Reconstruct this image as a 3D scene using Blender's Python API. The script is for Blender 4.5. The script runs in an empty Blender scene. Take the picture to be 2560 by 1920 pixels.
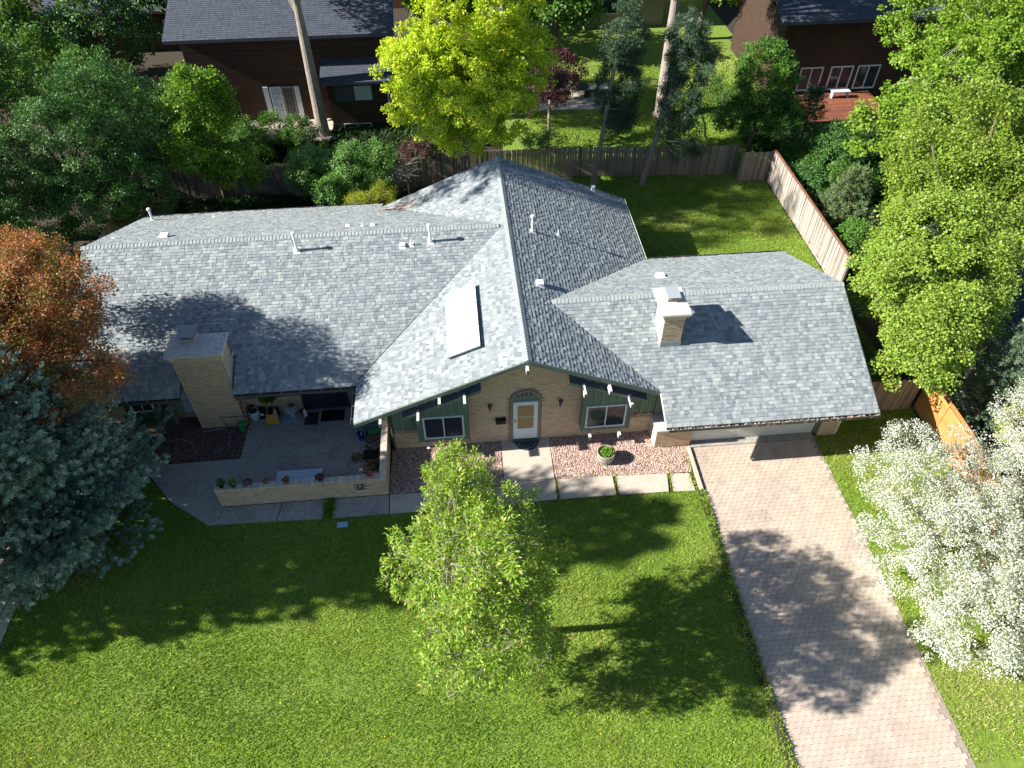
import bpy, math, random
import numpy as np
from mathutils import Vector, Matrix
random.seed(7)
R = math.radians
scn = bpy.context.scene
COL = scn.collection

# ------------------------------------------------------------------ camera
CAM_LOC = Vector((-2.0115, -17.6814, 21.4992))
YAW, PIT, ROL, FPX = 0.0857605, 0.8026610, -0.0053592, 1813.15
fwd = Vector((math.sin(YAW)*math.cos(PIT), math.cos(YAW)*math.cos(PIT), -math.sin(PIT)))
rt = Vector((math.cos(YAW), -math.sin(YAW), 0)); up = rt.cross(fwd)
rt2 = math.cos(ROL)*rt + math.sin(ROL)*up; up2 = -math.sin(ROL)*rt + math.cos(ROL)*up
cam = bpy.data.cameras.new('camera'); cam.sensor_fit = 'HORIZONTAL'; cam.sensor_width = 36
cam.lens = FPX*36/2560; cam.clip_start = 0.1; cam.clip_end = 2000
camo = bpy.data.objects.new('camera', cam); COL.objects.link(camo); scn.camera = camo
camo.matrix_world = Matrix(((rt2.x, up2.x, -fwd.x, CAM_LOC.x), (rt2.y, up2.y, -fwd.y, CAM_LOC.y),
                            (rt2.z, up2.z, -fwd.z, CAM_LOC.z), (0, 0, 0, 1)))
# ------------------------------------------------------------------ light
SUN_EL, SUN_AZ = R(31.5), R(1.8)          # light travels towards +x, a touch towards +y
SKY = 0.058; SUN = 5.0; EXPO = 1.27
w = bpy.data.worlds.new('World'); scn.world = w; w.use_nodes = True
nt = w.node_tree; bg = nt.nodes['Background']
sky = nt.nodes.new('ShaderNodeTexSky'); sky.sky_type = 'NISHITA'; sky.sun_disc = False
sky.sun_elevation = SUN_EL; sky.altitude = 1500; sky.ozone_density = 2.2
tosun = Vector((-math.cos(SUN_EL)*math.cos(SUN_AZ), -math.cos(SUN_EL)*math.sin(SUN_AZ), math.sin(SUN_EL)))
sky.sun_rotation = math.atan2(tosun.x, tosun.y)
nt.links.new(sky.outputs[0], bg.inputs[0]); bg.inputs[1].default_value = SKY
sl = bpy.data.lights.new('sun', 'SUN'); sl.energy = SUN; sl.angle = R(0.53); sl.color = (1.0, 0.95, 0.87)
so = bpy.data.objects.new('sun', sl); COL.objects.link(so)
so.rotation_mode = 'QUATERNION'; so.rotation_quaternion = tosun.to_track_quat('Z', 'Y'); so.location = (-30, 0, 30)
scn.view_settings.view_transform = 'Standard'; scn.view_settings.look = 'None'
scn.view_settings.exposure = EXPO; scn.view_settings.gamma = 1; scn.view_settings.use_curve_mapping = False
scn.render.engine = 'CYCLES'

# ------------------------------------------------------------------ materials
def mat(name, cols, rough=0.85, noise=0.0, nscale=8, bump=0.0, bscale=60, tint=None, metallic=0, trans=0.0,
        patch=None, spec=0.3, stretch=None):
    """cols: list of colours spread over a random value.  tint: None | 'piece' (per piece random value)
       patch: (scale, colour, amount) large soft patches of another colour"""
    m = bpy.data.materials.new(name); m.use_nodes = True
    n = m.node_tree.nodes; l = m.node_tree.links
    p = n['Principled BSDF']; p.inputs['Roughness'].default_value = rough; p.inputs['Metallic'].default_value = metallic
    p.inputs['Specular IOR Level'].default_value = spec
    geo = n.new('ShaderNodeNewGeometry'); pos = geo.outputs['Position']
    if stretch:
        mp = n.new('ShaderNodeMapping'); mp.inputs['Scale'].default_value = stretch
        l.new(pos, mp.inputs[0]); pos = mp.outputs[0]
    if len(cols) == 1 or tint is None:
        c = n.new('ShaderNodeRGB'); c.outputs[0].default_value = (*cols[0], 1); col = c.outputs[0]
    else:
        at = n.new('ShaderNodeAttribute'); at.attribute_name = 'tint'
        oi = n.new('ShaderNodeObjectInfo')
        ad = n.new('ShaderNodeMath'); ad.operation = 'ADD'; l.new(at.outputs['Fac'], ad.inputs[0]); l.new(oi.outputs['Random'], ad.inputs[1])
        fr = n.new('ShaderNodeMath'); fr.operation = 'FRACT'; l.new(ad.outputs[0], fr.inputs[0])
        rp = n.new('ShaderNodeValToRGB'); e = rp.color_ramp.elements
        while len(e) < len(cols): e.new(0.5)
        for i, cc in enumerate(cols):
            e[i].position = i/(len(cols)-1); e[i].color = (*cc, 1)
        src = at.outputs['Fac'] if tint == 'attr' else fr.outputs[0]
        l.new(src, rp.inputs[0]); col = rp.outputs[0]
    if patch:
        for (ps, pc, pa) in (patch if isinstance(patch, list) else [patch]):
            t = n.new('ShaderNodeTexNoise'); t.inputs['Scale'].default_value = ps; t.inputs['Detail'].default_value = 4
            l.new(pos, t.inputs['Vector'])
            r = n.new('ShaderNodeMapRange'); r.inputs[1].default_value = 0.48; r.inputs[2].default_value = 0.68
            r.inputs[3].default_value = 0; r.inputs[4].default_value = pa
            l.new(t.outputs['Fac'], r.inputs[0])
            mx = n.new('ShaderNodeMixRGB'); mx.inputs[2].default_value = (*pc, 1); l.new(r.outputs[0], mx.inputs[0]); l.new(col, mx.inputs[1]); col = mx.outputs[0]
    if noise:
        t = n.new('ShaderNodeTexNoise'); t.inputs['Scale'].default_value = nscale; t.inputs['Detail'].default_value = 5
        l.new(pos, t.inputs['Vector'])
        r = n.new('ShaderNodeMapRange'); r.inputs[1].default_value = 0.25; r.inputs[2].default_value = 0.75
        r.inputs[3].default_value = 1-noise; r.inputs[4].default_value = 1+noise; l.new(t.outputs['Fac'], r.inputs[0])
        mx = n.new('ShaderNodeVectorMath'); mx.operation = 'SCALE'; l.new(col, mx.inputs[0]); l.new(r.outputs[0], mx.inputs['Scale']); col = mx.outputs[0]
    l.new(col, p.inputs['Base Color'])
    if bump:
        t = n.new('ShaderNodeTexNoise'); t.inputs['Scale'].default_value = bscale; t.inputs['Detail'].default_value = 3
        l.new(pos, t.inputs['Vector'])
        b = n.new('ShaderNodeBump'); b.inputs['Strength'].default_value = bump; b.inputs['Distance'].default_value = 0.01
        l.new(t.outputs['Fac'], b.inputs['Height']); l.new(b.outputs[0], p.inputs['Normal'])
    if trans:
        out = n['Material Output']; tr = n.new('ShaderNodeBsdfTranslucent'); mx = n.new('ShaderNodeMixShader')
        mx.inputs[0].default_value = trans
        sc_ = n.new('ShaderNodeVectorMath'); sc_.operation = 'MULTIPLY'; sc_.inputs[1].default_value = (1.25, 1.15, 0.6)
        l.new(col, sc_.inputs[0]); l.new(sc_.outputs[0], tr.inputs[0])
        l.new(p.outputs[0], mx.inputs[1]); l.new(tr.outputs[0], mx.inputs[2]); l.new(mx.outputs[0], out.inputs[0])
    return m

M = {}
def m_(k, *a, **kw): M[k] = mat(k, *a, **kw)
m_('shingle', [(.165,.190,.210), (.29,.325,.335), (.21,.237,.255), (.36,.395,.39), (.255,.287,.30), (.18,.206,.228), (.385,.42,.41), (.235,.263,.28)], 0.9, .12, 90, .4, 220, tint='piece', patch=(.35, (.22,.25,.265), .35))
m_('ridge', [(.27,.31,.31), (.31,.35,.35), (.29,.33,.33)], .9, .12, 90, .4, 220, tint='piece')
m_('felt', [(.05,.055,.065)], .9)
m_('brick', [(.64,.475,.315), (.68,.52,.36), (.59,.42,.27), (.67,.50,.34), (.63,.46,.31), (.70,.55,.39), (.53,.36,.23), (.66,.49,.34)], .85, .12, 40, .5, 120, tint='piece')
m_('brickcap', [(.52,.46,.39), (.62,.56,.48), (.42,.37,.32), (.58,.52,.45)], .9, .2, 30, .5, 120, tint='piece')
m_('mortar', [(.27,.21,.15)], .95, .15, 30)
m_('mortar_dark', [(.13,.11,.09)], .95, .15, 30)
m_('archbrick', [(.30,.22,.16), (.36,.28,.20), (.24,.18,.15), (.33,.25,.19)], .85, .15, 40, .4, 120, tint='piece')
m_('batten', [(.18,.25,.20)], .6, .1, 5)  # lit edges of the battens are put into this paler green
m_('green', [(.125,.18,.14)], .6, .1, 5, .15, 60)
m_('green_grey', [(.14,.18,.155)], .6, .1, 5)
m_('green_dark', [(.055,.08,.05)], .7, .15, 5)
m_('white', [(.62,.62,.58)], .5, .05, 10)
m_('white_door', [(.62,.68,.72)], .45, .04, 10)
m_('panel_white', [(.88,.88,.86)], .45, .02, 10)
m_('taupe', [(.26,.23,.19)], .8, .1, 8)
m_('metal_dark', [(.03,.03,.032)], .45, 0, 1, spec=.5)
m_('metal_grey', [(.33,.37,.40)], .35, .1, 20, metallic=.6)
m_('galv', [(.62,.66,.68)], .35, .1, 12, metallic=.5)
m_('vent_white', [(.80,.81,.80)], .5, .06, 30)
m_('gutter', [(.10,.09,.085)], .6, .1, 10)
m_('debris', [(.42,.35,.28), (.30,.22,.16), (.55,.49,.42)], .95, .3, 40, .6, 80, tint='piece')
m_('glass', [(.022,.030,.045)], .10, 0, 1, spec=.55)
m_('curtain', [(.055,.065,.085)], .5, .1, 10, spec=.6)
m_('wood_door', [(.33,.22,.10)], .6, .25, 6, stretch=(8, 8, 1))
m_('black', [(.012,.012,.013)], .6)
m_('mat_blue', [(.05,.06,.09)], .95, .5, 120, .6, 200)
m_('capstone', [(.60,.57,.52)], .9, .3, 25, .6, 60, patch=(12, (.25,.24,.22), .6))
m_('chimwhite', [(.62,.58,.50), (.70,.66,.58)], .9, .1, 25, .4, 100, tint='piece')
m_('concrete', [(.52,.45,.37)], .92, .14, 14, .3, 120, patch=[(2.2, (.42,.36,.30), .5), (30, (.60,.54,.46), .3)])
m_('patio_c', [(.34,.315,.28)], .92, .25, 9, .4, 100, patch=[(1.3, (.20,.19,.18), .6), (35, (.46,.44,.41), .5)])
m_('paver', [(.50,.42,.335), (.53,.445,.36), (.475,.39,.31), (.52,.435,.345), (.49,.40,.33), (.55,.465,.38)], .9, .12, 30, .4, 120, tint='piece', patch=[(.45, (.42,.33,.27), .8), (3.5, (.58,.51,.43), .4), (1.7, (.33,.26,.22), .4)])
m_('sand', [(.33,.27,.225)], .95, .2, 20)
m_('rock', [(.36,.20,.16), (.56,.41,.34), (.24,.14,.12), (.74,.64,.56), (.46,.29,.23), (.30,.19,.17), (.64,.50,.43)], .85, .1, 40, tint='piece')
m_('rock_dark', [(.12,.07,.06), (.20,.14,.12), (.08,.05,.045), (.32,.26,.22), (.15,.09,.075)], .9, .1, 40, tint='piece')  # tree shade and debris are both put into this darker gravel colour
m_('soil', [(.05,.04,.028)], .95, .3, 12, .6, 50)
m_('lawn_base', [(.17,.25,.035)], .95, .35, 7, .6, 60, patch=[(1.1, (.20,.22,.05), .5), (14, (.07,.13,.02), .5)])
m_('grass', [(.09,.20,.015), (.20,.35,.03), (.30,.43,.045), (.16,.31,.022), (.38,.47,.07), (.24,.39,.035), (.50,.46,.20)], .7, .2, 1.5, tint='attr', trans=.3)
m_('cover', [(.02,.055,.012), (.03,.08,.015), (.05,.10,.02)], .7, .2, 1.5, tint='attr', trans=.2)
m_('dandelion', [(.75,.60,.03)], .7)
m_('fence_old', [(.25,.21,.17), (.32,.27,.22), (.18,.15,.125), (.28,.24,.19), (.36,.30,.24)], .9, .25, 3, .4, 40, tint='piece', stretch=(12, 12, .8))
m_('fence_pale', [(.34,.31,.27), (.42,.37,.32), (.27,.24,.21), (.38,.33,.28), (.22,.19,.17)], .9, .25, 3, .4, 40, tint='piece', stretch=(12, 12, .8))
m_('fence_cap', [(.24,.11,.07)], .85, .25, 6)
m_('fence_orange', [(.50,.23,.07), (.56,.27,.09), (.45,.20,.06), (.53,.26,.09)], .7, .2, 3, .2, 40, tint='piece', stretch=(14, 1, 14))
m_('bark', [(.16,.125,.09)], .95, .35, 14, .8, 30, stretch=(1, 1, .3))
m_('bark_pale', [(.27,.235,.20)], .95, .35, 14, .8, 30, stretch=(1, 1, .3))
m_('twig', [(.36,.32,.26)], .9, .3, 20)
m_('branch_dead', [(.45,.39,.32)], .9, .3, 20)
m_('leaf_front', [(.22,.15,.07), (.11,.23,.02), (.18,.33,.035), (.27,.42,.05), (.20,.36,.035), (.34,.48,.06), (.46,.54,.11), (.15,.29,.025), (.26,.18,.08)], .45, .15, 1.2, tint='attr', trans=.35)
m_('leaf_maple', [(.11,.21,.02), (.20,.32,.035), (.27,.37,.05), (.16,.27,.03), (.33,.39,.08), (.13,.23,.02)], .45, .15, .8, tint='attr', trans=.25)
m_('leaf_lime', [(.16,.30,.025), (.23,.37,.035), (.12,.23,.02), (.28,.40,.05)], .5, .15, .8, tint='attr', trans=.35)
m_('leaf_green', [(.06,.16,.022), (.10,.23,.03), (.05,.13,.018), (.15,.29,.04), (.08,.20,.03)], .5, .2, .7, tint='attr', trans=.25)
m_('leaf_bluegreen', [(.055,.15,.035), (.09,.22,.045), (.04,.11,.03), (.15,.30,.055)], .5, .2, .7, tint='attr', trans=.2)
m_('leaf_shrub', [(.07,.19,.04), (.11,.27,.06), (.17,.34,.07), (.24,.38,.11), (.09,.22,.05)], .45, .15, 1, tint='attr', trans=.25)
m_('leaf_golden', [(.42,.58,.03), (.62,.68,.04), (.32,.55,.03), (.70,.68,.06), (.24,.46,.03)], .5, .15, .7, tint='attr', trans=.35)
m_('leaf_bright', [(.13,.29,.02), (.20,.36,.03), (.09,.20,.02), (.28,.40,.04)], .5, .15, .8, tint='attr', trans=.35)
m_('leaf_orange', [(.11,.17,.03), (.17,.19,.035), (.24,.16,.04), (.36,.15,.045), (.50,.20,.08), (.60,.28,.15), (.42,.14,.06)], .5, .3, .7, tint='attr', trans=.3)
m_('leaf_purple', [(.07,.025,.03), (.11,.04,.045), (.05,.02,.022), (.14,.07,.06)], .5, .2, 1, tint='attr', trans=.2)
m_('needle_blue', [(.14,.22,.16), (.24,.36,.29), (.18,.28,.22), (.36,.48,.41), (.46,.56,.46)], .6, .2, 1, tint='attr', trans=.12)
m_('needle_green', [(.045,.085,.045), (.065,.12,.06), (.09,.15,.08), (.035,.065,.035)], .6, .2, 1, tint='attr', trans=.12)
m_('needle_pine', [(.14,.20,.07), (.18,.25,.10), (.10,.16,.06), (.22,.28,.13)], .6, .2, 1, tint='attr', trans=.15)
m_('needle_pale', [(.14,.21,.13), (.19,.27,.17), (.10,.16,.09), (.26,.32,.20)], .6, .2, 1, tint='attr', trans=.15)
m_('blossom', [(.16,.25,.07), (.30,.36,.20), (.56,.59,.52), (.66,.68,.63), (.62,.64,.58), (.48,.52,.42), (.70,.71,.67), (.20,.28,.10)], .6, .08, 2, tint='attr', trans=.25)
m_('leaf_yellow', [(.30,.35,.03), (.38,.42,.04), (.22,.30,.03), (.44,.45,.06)], .5, .15, 1, tint='attr', trans=.3)
m_('house_brown', [(.055,.032,.022)], .8, .25, 3, .3, 30)
m_('brown_board', [(.055,.032,.022), (.075,.042,.027), (.045,.027,.019)], .8, .2, 5, tint='piece')
m_('deck', [(.20,.075,.045), (.24,.09,.05), (.17,.06,.04)], .7, .2, 3, tint='piece')
m_('bench_blue', [(.50,.56,.66)], .6, .08, 6)
m_('barrel', [(.36,.31,.27)], .9, .3, 10, .4, 60, stretch=(6, 6, 1))
m_('terracotta', [(.45,.20,.12)], .85, .1, 20)
m_('pot_white', [(.68,.72,.74)], .4, .05, 20)
m_('pot_purple', [(.16,.05,.16)], .5)
m_('urn', [(.45,.53,.60)], .4, .5, 22)
m_('mint', [(.14,.42,.30)], .5)
m_('mint_pale', [(.42,.50,.54)], .4)
m_('kelly', [(.02,.30,.07)], .45)
m_('yellow_plastic', [(.62,.34,.03)], .5, .15, 10)
m_('blue_plastic', [(.03,.05,.35)], .4)
m_('sheet_blue', [(.20,.33,.65)], .5, .15, 12)
m_('straw', [(.40,.30,.17)], .8)
m_('rust_red', [(.30,.06,.03)], .7)
m_('swing_green', [(.04,.30,.08)], .6)
m_('cushion', [(.10,.14,.22)], .9)
m_('lid', [(.30,.45,.60)], .7, .1, 20)
m_('flower_red', [(.45,.05,.03), (.55,.12,.04), (.35,.03,.05)], .6, tint='attr')
m_('flower_purple', [(.13,.03,.16), (.20,.05,.22), (.09,.02,.10)], .6, tint='attr')
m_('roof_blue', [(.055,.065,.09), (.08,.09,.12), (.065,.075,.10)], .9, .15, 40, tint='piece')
m_('curtain_white', [(.42,.50,.60)], .6, .15, 14)
m_('frame_white', [(.60,.65,.70)], .5)

# ------------------------------------------------------------------ mesh builder
class MB:
    def __init__(s): s.v = []; s.f = []; s.t = []; s.cur = None; s.mi = []; s.m = 0
    def add(s, vs, fs, t=None):
        o = len(s.v); s.v.extend(tuple(q) for q in vs); t = random.random() if t is None else t
        for f in fs: s.f.append([o+i for i in f]); s.t.append(t); s.mi.append(s.m)
    def box(s, x0, x1, y0, y1, z0, z1, t=None):
        s.add([(x0,y0,z0),(x1,y0,z0),(x1,y1,z0),(x0,y1,z0),(x0,y0,z1),(x1,y0,z1),(x1,y1,z1),(x0,y1,z1)],
              [(0,3,2,1),(4,5,6,7),(0,1,5,4),(1,2,6,5),(2,3,7,6),(3,0,4,7)], t)
    def prism(s, poly, d, t=None):
        """poly: list of 3-D points, d: extrusion vector"""
        n = len(poly); a = [Vector(p) for p in poly]; d = Vector(d)
        nn = Vector((0,0,0))
        for i in range(n): nn += a[i].cross(a[(i+1) % n])
        if nn.dot(d) > 0: a = a[::-1]
        b = [p+d for p in a]
        s.add(a+b, [tuple(range(n)), tuple(range(2*n-1, n-1, -1))] + [(i, i+n, (i+1) % n + n, (i+1) % n) for i in range(n)], t)
    def tube(s, pts, r, n=6, t=None, cap=True):
        pts = [Vector(p) for p in pts]; k = len(pts); rr = r if isinstance(r, (list, tuple)) else [r]*k
        vs = []; fs = []
        for i, p in enumerate(pts):
            d = (pts[min(i+1, k-1)] - pts[max(i-1, 0)]);  d = d.normalized() if d.length > 1e-9 else Vector((0,0,1))
            a = d.cross(Vector((0,0,1)) if abs(d.z) < .9 else Vector((1,0,0))).normalized(); b = d.cross(a)
            for j in range(n):
                th = 2*math.pi*j/n; vs.append(p + rr[i]*(math.cos(th)*a + math.sin(th)*b))
        for i in range(k-1):
            for j in range(n):
                fs.append((i*n+j, i*n+(j+1) % n, (i+1)*n+(j+1) % n, (i+1)*n+j))
        if cap: fs.append(tuple(range(n-1, -1, -1))); fs.append(tuple((k-1)*n+j for j in range(n)))
        s.add(vs, fs, t)
    def lathe(s, c, prof, n=20, t=None, sx=1, sy=1):
        """prof: list of (r, z) from bottom to top"""
        vs = []; fs = []; k = len(prof)
        for (r, z) in prof:
            for j in range(n):
                th = 2*math.pi*j/n; vs.append((c[0]+sx*r*math.cos(th), c[1]+sy*r*math.sin(th), c[2]+z))
        for i in range(k-1):
            for j in range(n): fs.append((i*n+j, i*n+(j+1) % n, (i+1)*n+(j+1) % n, (i+1)*n+j))
        if prof[0][0] > 1e-4: fs.append(tuple(range(n-1, -1, -1)))
        if prof[-1][0] > 1e-4: fs.append(tuple((k-1)*n+j for j in range(n)))
        s.add(vs, fs, t)
    def build(s, name, mats, parent=None, smooth=False, loc=None):
        me = bpy.data.meshes.new(name)
        base = Vector(loc) if loc is not None else (root_loc(parent) if parent else Vector((0,0,0)))
        me.from_pydata([(v[0]-base.x, v[1]-base.y, v[2]-base.z) for v in s.v], [], s.f)
        mats = mats if isinstance(mats, (list, tuple)) else [mats]
        for k in mats: me.materials.append(M[k])
        a = me.attributes.new('tint', 'FLOAT', 'FACE'); a.data.foreach_set('value', s.t)
        if len(mats) > 1: me.polygons.foreach_set('material_index', s.mi)
        if smooth: me.polygons.foreach_set('use_smooth', [True]*len(s.f))
        me.update()
        o = bpy.data.objects.new(name, me); COL.objects.link(o)
        if parent is not None: o.parent = parent
        elif loc is not None: o.location = loc
        return o
def root_loc(p):
    while p.parent is not None: p = p.parent
    return Vector(p.location)
def tag(o, label=None, cat=None, group=None, kind=None):
    if label: o['label'] = label
    if cat: o['category'] = cat
    if group: o['group'] = group
    if kind: o['kind'] = kind
    return o
def empty(name, loc, label=None, cat=None, group=None):
    o = bpy.data.objects.new(name, None); COL.objects.link(o); o.location = loc; o.empty_display_size = .2
    return tag(o, label, cat, group)
def copy_tree(o, parent=None):
    c = o.copy(); COL.objects.link(c)
    if parent is not None: c.parent = parent
    for ch in list(o.children): copy_tree(ch, c)
    return c
def part_box(name, m, parent, *b, **k):
    mb = MB(); mb.box(*b, **k); return mb.build(name, m, parent)

def clip(poly, conv):
    """clip 2-D poly by convex ccw polygon"""
    out = poly
    for i in range(len(conv)):
        ax, ay = conv[i]; bx, by = conv[(i+1) % len(conv)]
        inp = out; out = []
        if not inp: return []
        for j in range(len(inp)):
            p = inp[j]; q = inp[(j+1) % len(inp)]
            sp = (bx-ax)*(p[1]-ay)-(by-ay)*(p[0]-ax); sq = (bx-ax)*(q[1]-ay)-(by-ay)*(q[0]-ax)
            if sp >= 0: out.append(p)
            if (sp > 0 and sq < 0) or (sp < 0 and sq > 0):
                t = sp/(sp-sq); out.append((p[0]+t*(q[0]-p[0]), p[1]+t*(q[1]-p[1])))
    return out
def area(p): return .5*abs(sum(p[i][0]*p[(i+1) % len(p)][1]-p[(i+1) % len(p)][0]*p[i][1] for i in range(len(p))))
def ccw(p):
    a = sum(p[i][0]*p[(i+1) % len(p)][1]-p[(i+1) % len(p)][0]*p[i][1] for i in range(len(p)))
    return p if a > 0 else p[::-1]
def seen_size(ps):
    """how large a piece shows from the camera (square root of projected area)"""
    q = []
    for p in ps:
        d = Vector(p)-CAM_LOC; z = d.dot(fwd); q.append((FPX*.4*d.dot(rt2)/z, FPX*.4*d.dot(up2)/z))
    cx = sum(a for a, b in q)/len(q); cy = sum(b for a, b in q)/len(q)
    if abs(cx) > 512 or abs(cy) > 384: return 0
    return area(q)

# ================================================================== SETTING
def sheet(name, m, poly, z, zb=None, kind='structure'):
    mb = MB(); mb.prism([(x, y, z) for x, y in poly], (0, 0, (zb if zb is not None else z-.05)-z)); o = mb.build(name, m); tag(o, kind=kind); return o
sheet('ground', 'soil', [(-250,-200),(250,-200),(250,300),(-250,300)], -0.03, -.2)
sheet('front_lawn', 'lawn_base', [(-16.8,-40),(6.12,-40),(6.0,-2.93),(-11.34,-2.86),(-12.9,-1.74),(-15,.75),(-16.8,1.5)], 0.0, -.028)
sheet('side_lawn', 'lawn_base', [(11.02,-40),(15.5,-40),(15.5,7.9),(12.0,7.9),(12.0,-.8),(11.02,-.8)], 0.0, -.028)
sheet('back_lawn', 'lawn_base', [(5.6,7.0),(15.4,7.0),(15.4,18.8),(1.0,18.9),(1.0,12.4),(5.6,12.4)], 0.001, -.028)
sheet('neighbour_lawn', 'lawn_base', [(1.0,19.1),(20,18.6),(20,60),(1.0,60)], 0.0, -.028)
sheet('sidewalk', 'concrete', [(-18.6,-40),(-16.85,-40),(-16.85,1.0),(-18.6,1.0)], 0.03, -.028)
sheet('verge', 'soil', [(-40,-40),(-18.65,-40),(-18.65,60),(-40,60)], 0.0, -.028)

edge = MB(); n_e = 60
for i in range(n_e):
    y0 = -14+i*11.0/n_e; j = random.uniform(-.02, .02); edge.box(5.93, 6.13+j, y0, y0+11.0/n_e+.02, -.02, .10+random.uniform(-.015, .015))
tag(edge.build('lawn_edge', 'soil'), 'raised grassy lawn edge casting a shadow on the driveway', 'lawn edge', kind='stuff')
sheet('gravel_edging', 'concrete', [(6.02,-2.95),(6.14,-2.95),(6.16,-.98),(6.04,-.98)], .12, -.026)
# patio and walks: concrete slabs, each its own piece
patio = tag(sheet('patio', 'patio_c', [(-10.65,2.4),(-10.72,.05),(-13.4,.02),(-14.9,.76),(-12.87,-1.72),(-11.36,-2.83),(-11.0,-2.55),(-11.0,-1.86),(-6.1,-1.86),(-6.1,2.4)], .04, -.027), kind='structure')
walk = MB(); walk.box(-11.1, 6.0, -2.85, -2.12, -.027, .0); walk.box(-.92, .88, -2.2, -.002, -.027, .0)
walk = tag(walk.build('walkway', 'soil'), kind='structure')
def slab(poly, m='concrete', z=.04):
    mb = MB(); mb.prism([(x, y, z) for x, y in poly], (0, 0, -z-.004)); return mb.build('concrete_slab', m, walk)
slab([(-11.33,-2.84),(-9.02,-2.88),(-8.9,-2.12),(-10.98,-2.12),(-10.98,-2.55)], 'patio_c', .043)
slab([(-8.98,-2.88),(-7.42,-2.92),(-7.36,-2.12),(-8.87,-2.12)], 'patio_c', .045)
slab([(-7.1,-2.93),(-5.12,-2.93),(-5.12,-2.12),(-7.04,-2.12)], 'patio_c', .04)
slab([(-5.08,-2.93),(-3.05,-2.92),(-3.05,-2.13),(-5.08,-2.12)], 'concrete', .042)
slab([(-3.0,-2.92),(-1.02,-2.9),(-1.02,-2.13),(-3.0,-2.13)], 'concrete', .04)
slab([(-.98,-2.9),(.86,-2.86),(.9,-1.98),(-.95,-1.98)], 'concrete', .043)
slab([(-.95,-1.95),(.88,-1.95),(.9,-.004),(-.93,-.004)], 'concrete', .046)
slab([(.98,-2.86),(3.0,-2.87),(3.0,-2.02),(.98,-2.0)], 'concrete', .042)
slab([(3.12,-2.87),(4.9,-2.9),(5.02,-2.1),(3.14,-2.05)], 'concrete', .04)
slab([(5.08,-2.92),(5.86,-2.95),(5.84,-2.16),(5.14,-2.12)], 'concrete', .044)

# driveway of interlocking pavers
drive = sheet('driveway', 'sand', [(6.1,-30),(11.05,-30),(11.05,-.98),(6.1,-.98)], .012, -.026)
ap = sheet('garage_apron', 'patio_c', [(6.22,-.975),(11.03,-.975),(11.03,-.4),(6.22,-.4)], .035, -.026)
def paver_pts(x, y, w, h, d, g):
    a = g/2
    top = [(x+w-a, y+h-a), (x+w*.75, y+h-a+d), (x+w*.5, y+h-a), (x+w*.25, y+h-a-d), (x+a, y+h-a)]
    bot = [(x+a, y+a), (x+w*.25, y+a-d), (x+w*.5, y+a), (x+w*.75, y+a+d), (x+w-a, y+a)]
    return bot+top
pv = []
row = 0; y = -1.0
while y > -16:
    x = 6.14 + (0 if row % 2 else -.1) - .02*random.random()
    while x < 11.0:
        jag = 0 if row % 2 else .06
        if x+.21 < 11.04+jag-.012*abs(y+5) and x > 6.08+.012*0:
            z = .026+random.uniform(-.004, .004)
            pv.append([(px, py, z) for px, py in paver_pts(x, y-.15, .21, .15, .008, .006)])
        x += .21
    y -= .15; row += 1
sizes = sorted(range(len(pv)), key=lambda i: -seen_size(pv[i])); single = set(sizes[:300])
rest = MB()
for i, p in enumerate(pv):
    if i in single:
        mb = MB(); mb.prism(p, (0, 0, -.012), 0.0); mb.build('paver', 'paver', drive)
    else: rest.prism(p, (0, 0, -.012))
tag(rest.build('paving', 'paver', drive), kind='stuff')

# beds of stones
rng = np.random.default_rng(3)
def numpy_mesh(name, V, F, mats, tint=None, parent=None, smooth=False, base=None):
    """V (n,3); F (m,k)"""
    me = bpy.data.meshes.new(name); k = F.shape[1]
    base = np.array(base if base is not None else (root_loc(parent) if parent is not None else (0, 0, 0)))
    me.vertices.add(len(V)); me.vertices.foreach_set('co', (V-base).astype(np.float32).ravel())
    me.loops.add(F.size); me.loops.foreach_set('vertex_index', F.astype(np.int32).ravel())
    me.polygons.add(len(F)); me.polygons.foreach_set('loop_start', np.arange(0, F.size, k, dtype=np.int32))
    me.polygons.foreach_set('loop_total', np.full(len(F), k, dtype=np.int32))
    me.materials.append(M[mats])
    if tint is not None:
        a = me.attributes.new('tint', 'FLOAT', 'FACE'); a.data.foreach_set('value', tint.astype(np.float32))
    me.update(calc_edges=True)
    o = bpy.data.objects.new(name, me); COL.objects.link(o)
    if parent is not None: o.parent = parent
    return o
def in_poly(P, poly):
    x, y = P[:, 0], P[:, 1]; ins = np.zeros(len(P), bool); n = len(poly)
    for i in range(n):
        x0, y0 = poly[i]; x1, y1 = poly[(i+1) % n]
        if y0 == y1: continue
        c = ((y0 > y) != (y1 > y)) & (x < (x1-x0)*(y-y0)/(y1-y0)+x0); ins ^= c
    return ins
def scatter(poly, dens):
    P = np.array(poly); a, b = P.min(0), P.max(0); n = int((b-a).prod()*dens)
    Q = a+rng.random((n, 2))*(b-a); return Q[in_poly(Q, poly)]
OCT = np.array([(1,0,0),(0,1,0),(-1,0,0),(0,-1,0),(0,0,1),(0,0,-1)], float)
OF = np.array([(0,1,4),(1,2,4),(2,3,4),(3,0,4),(1,0,5),(2,1,5),(3,2,5),(0,3,5)])
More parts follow.
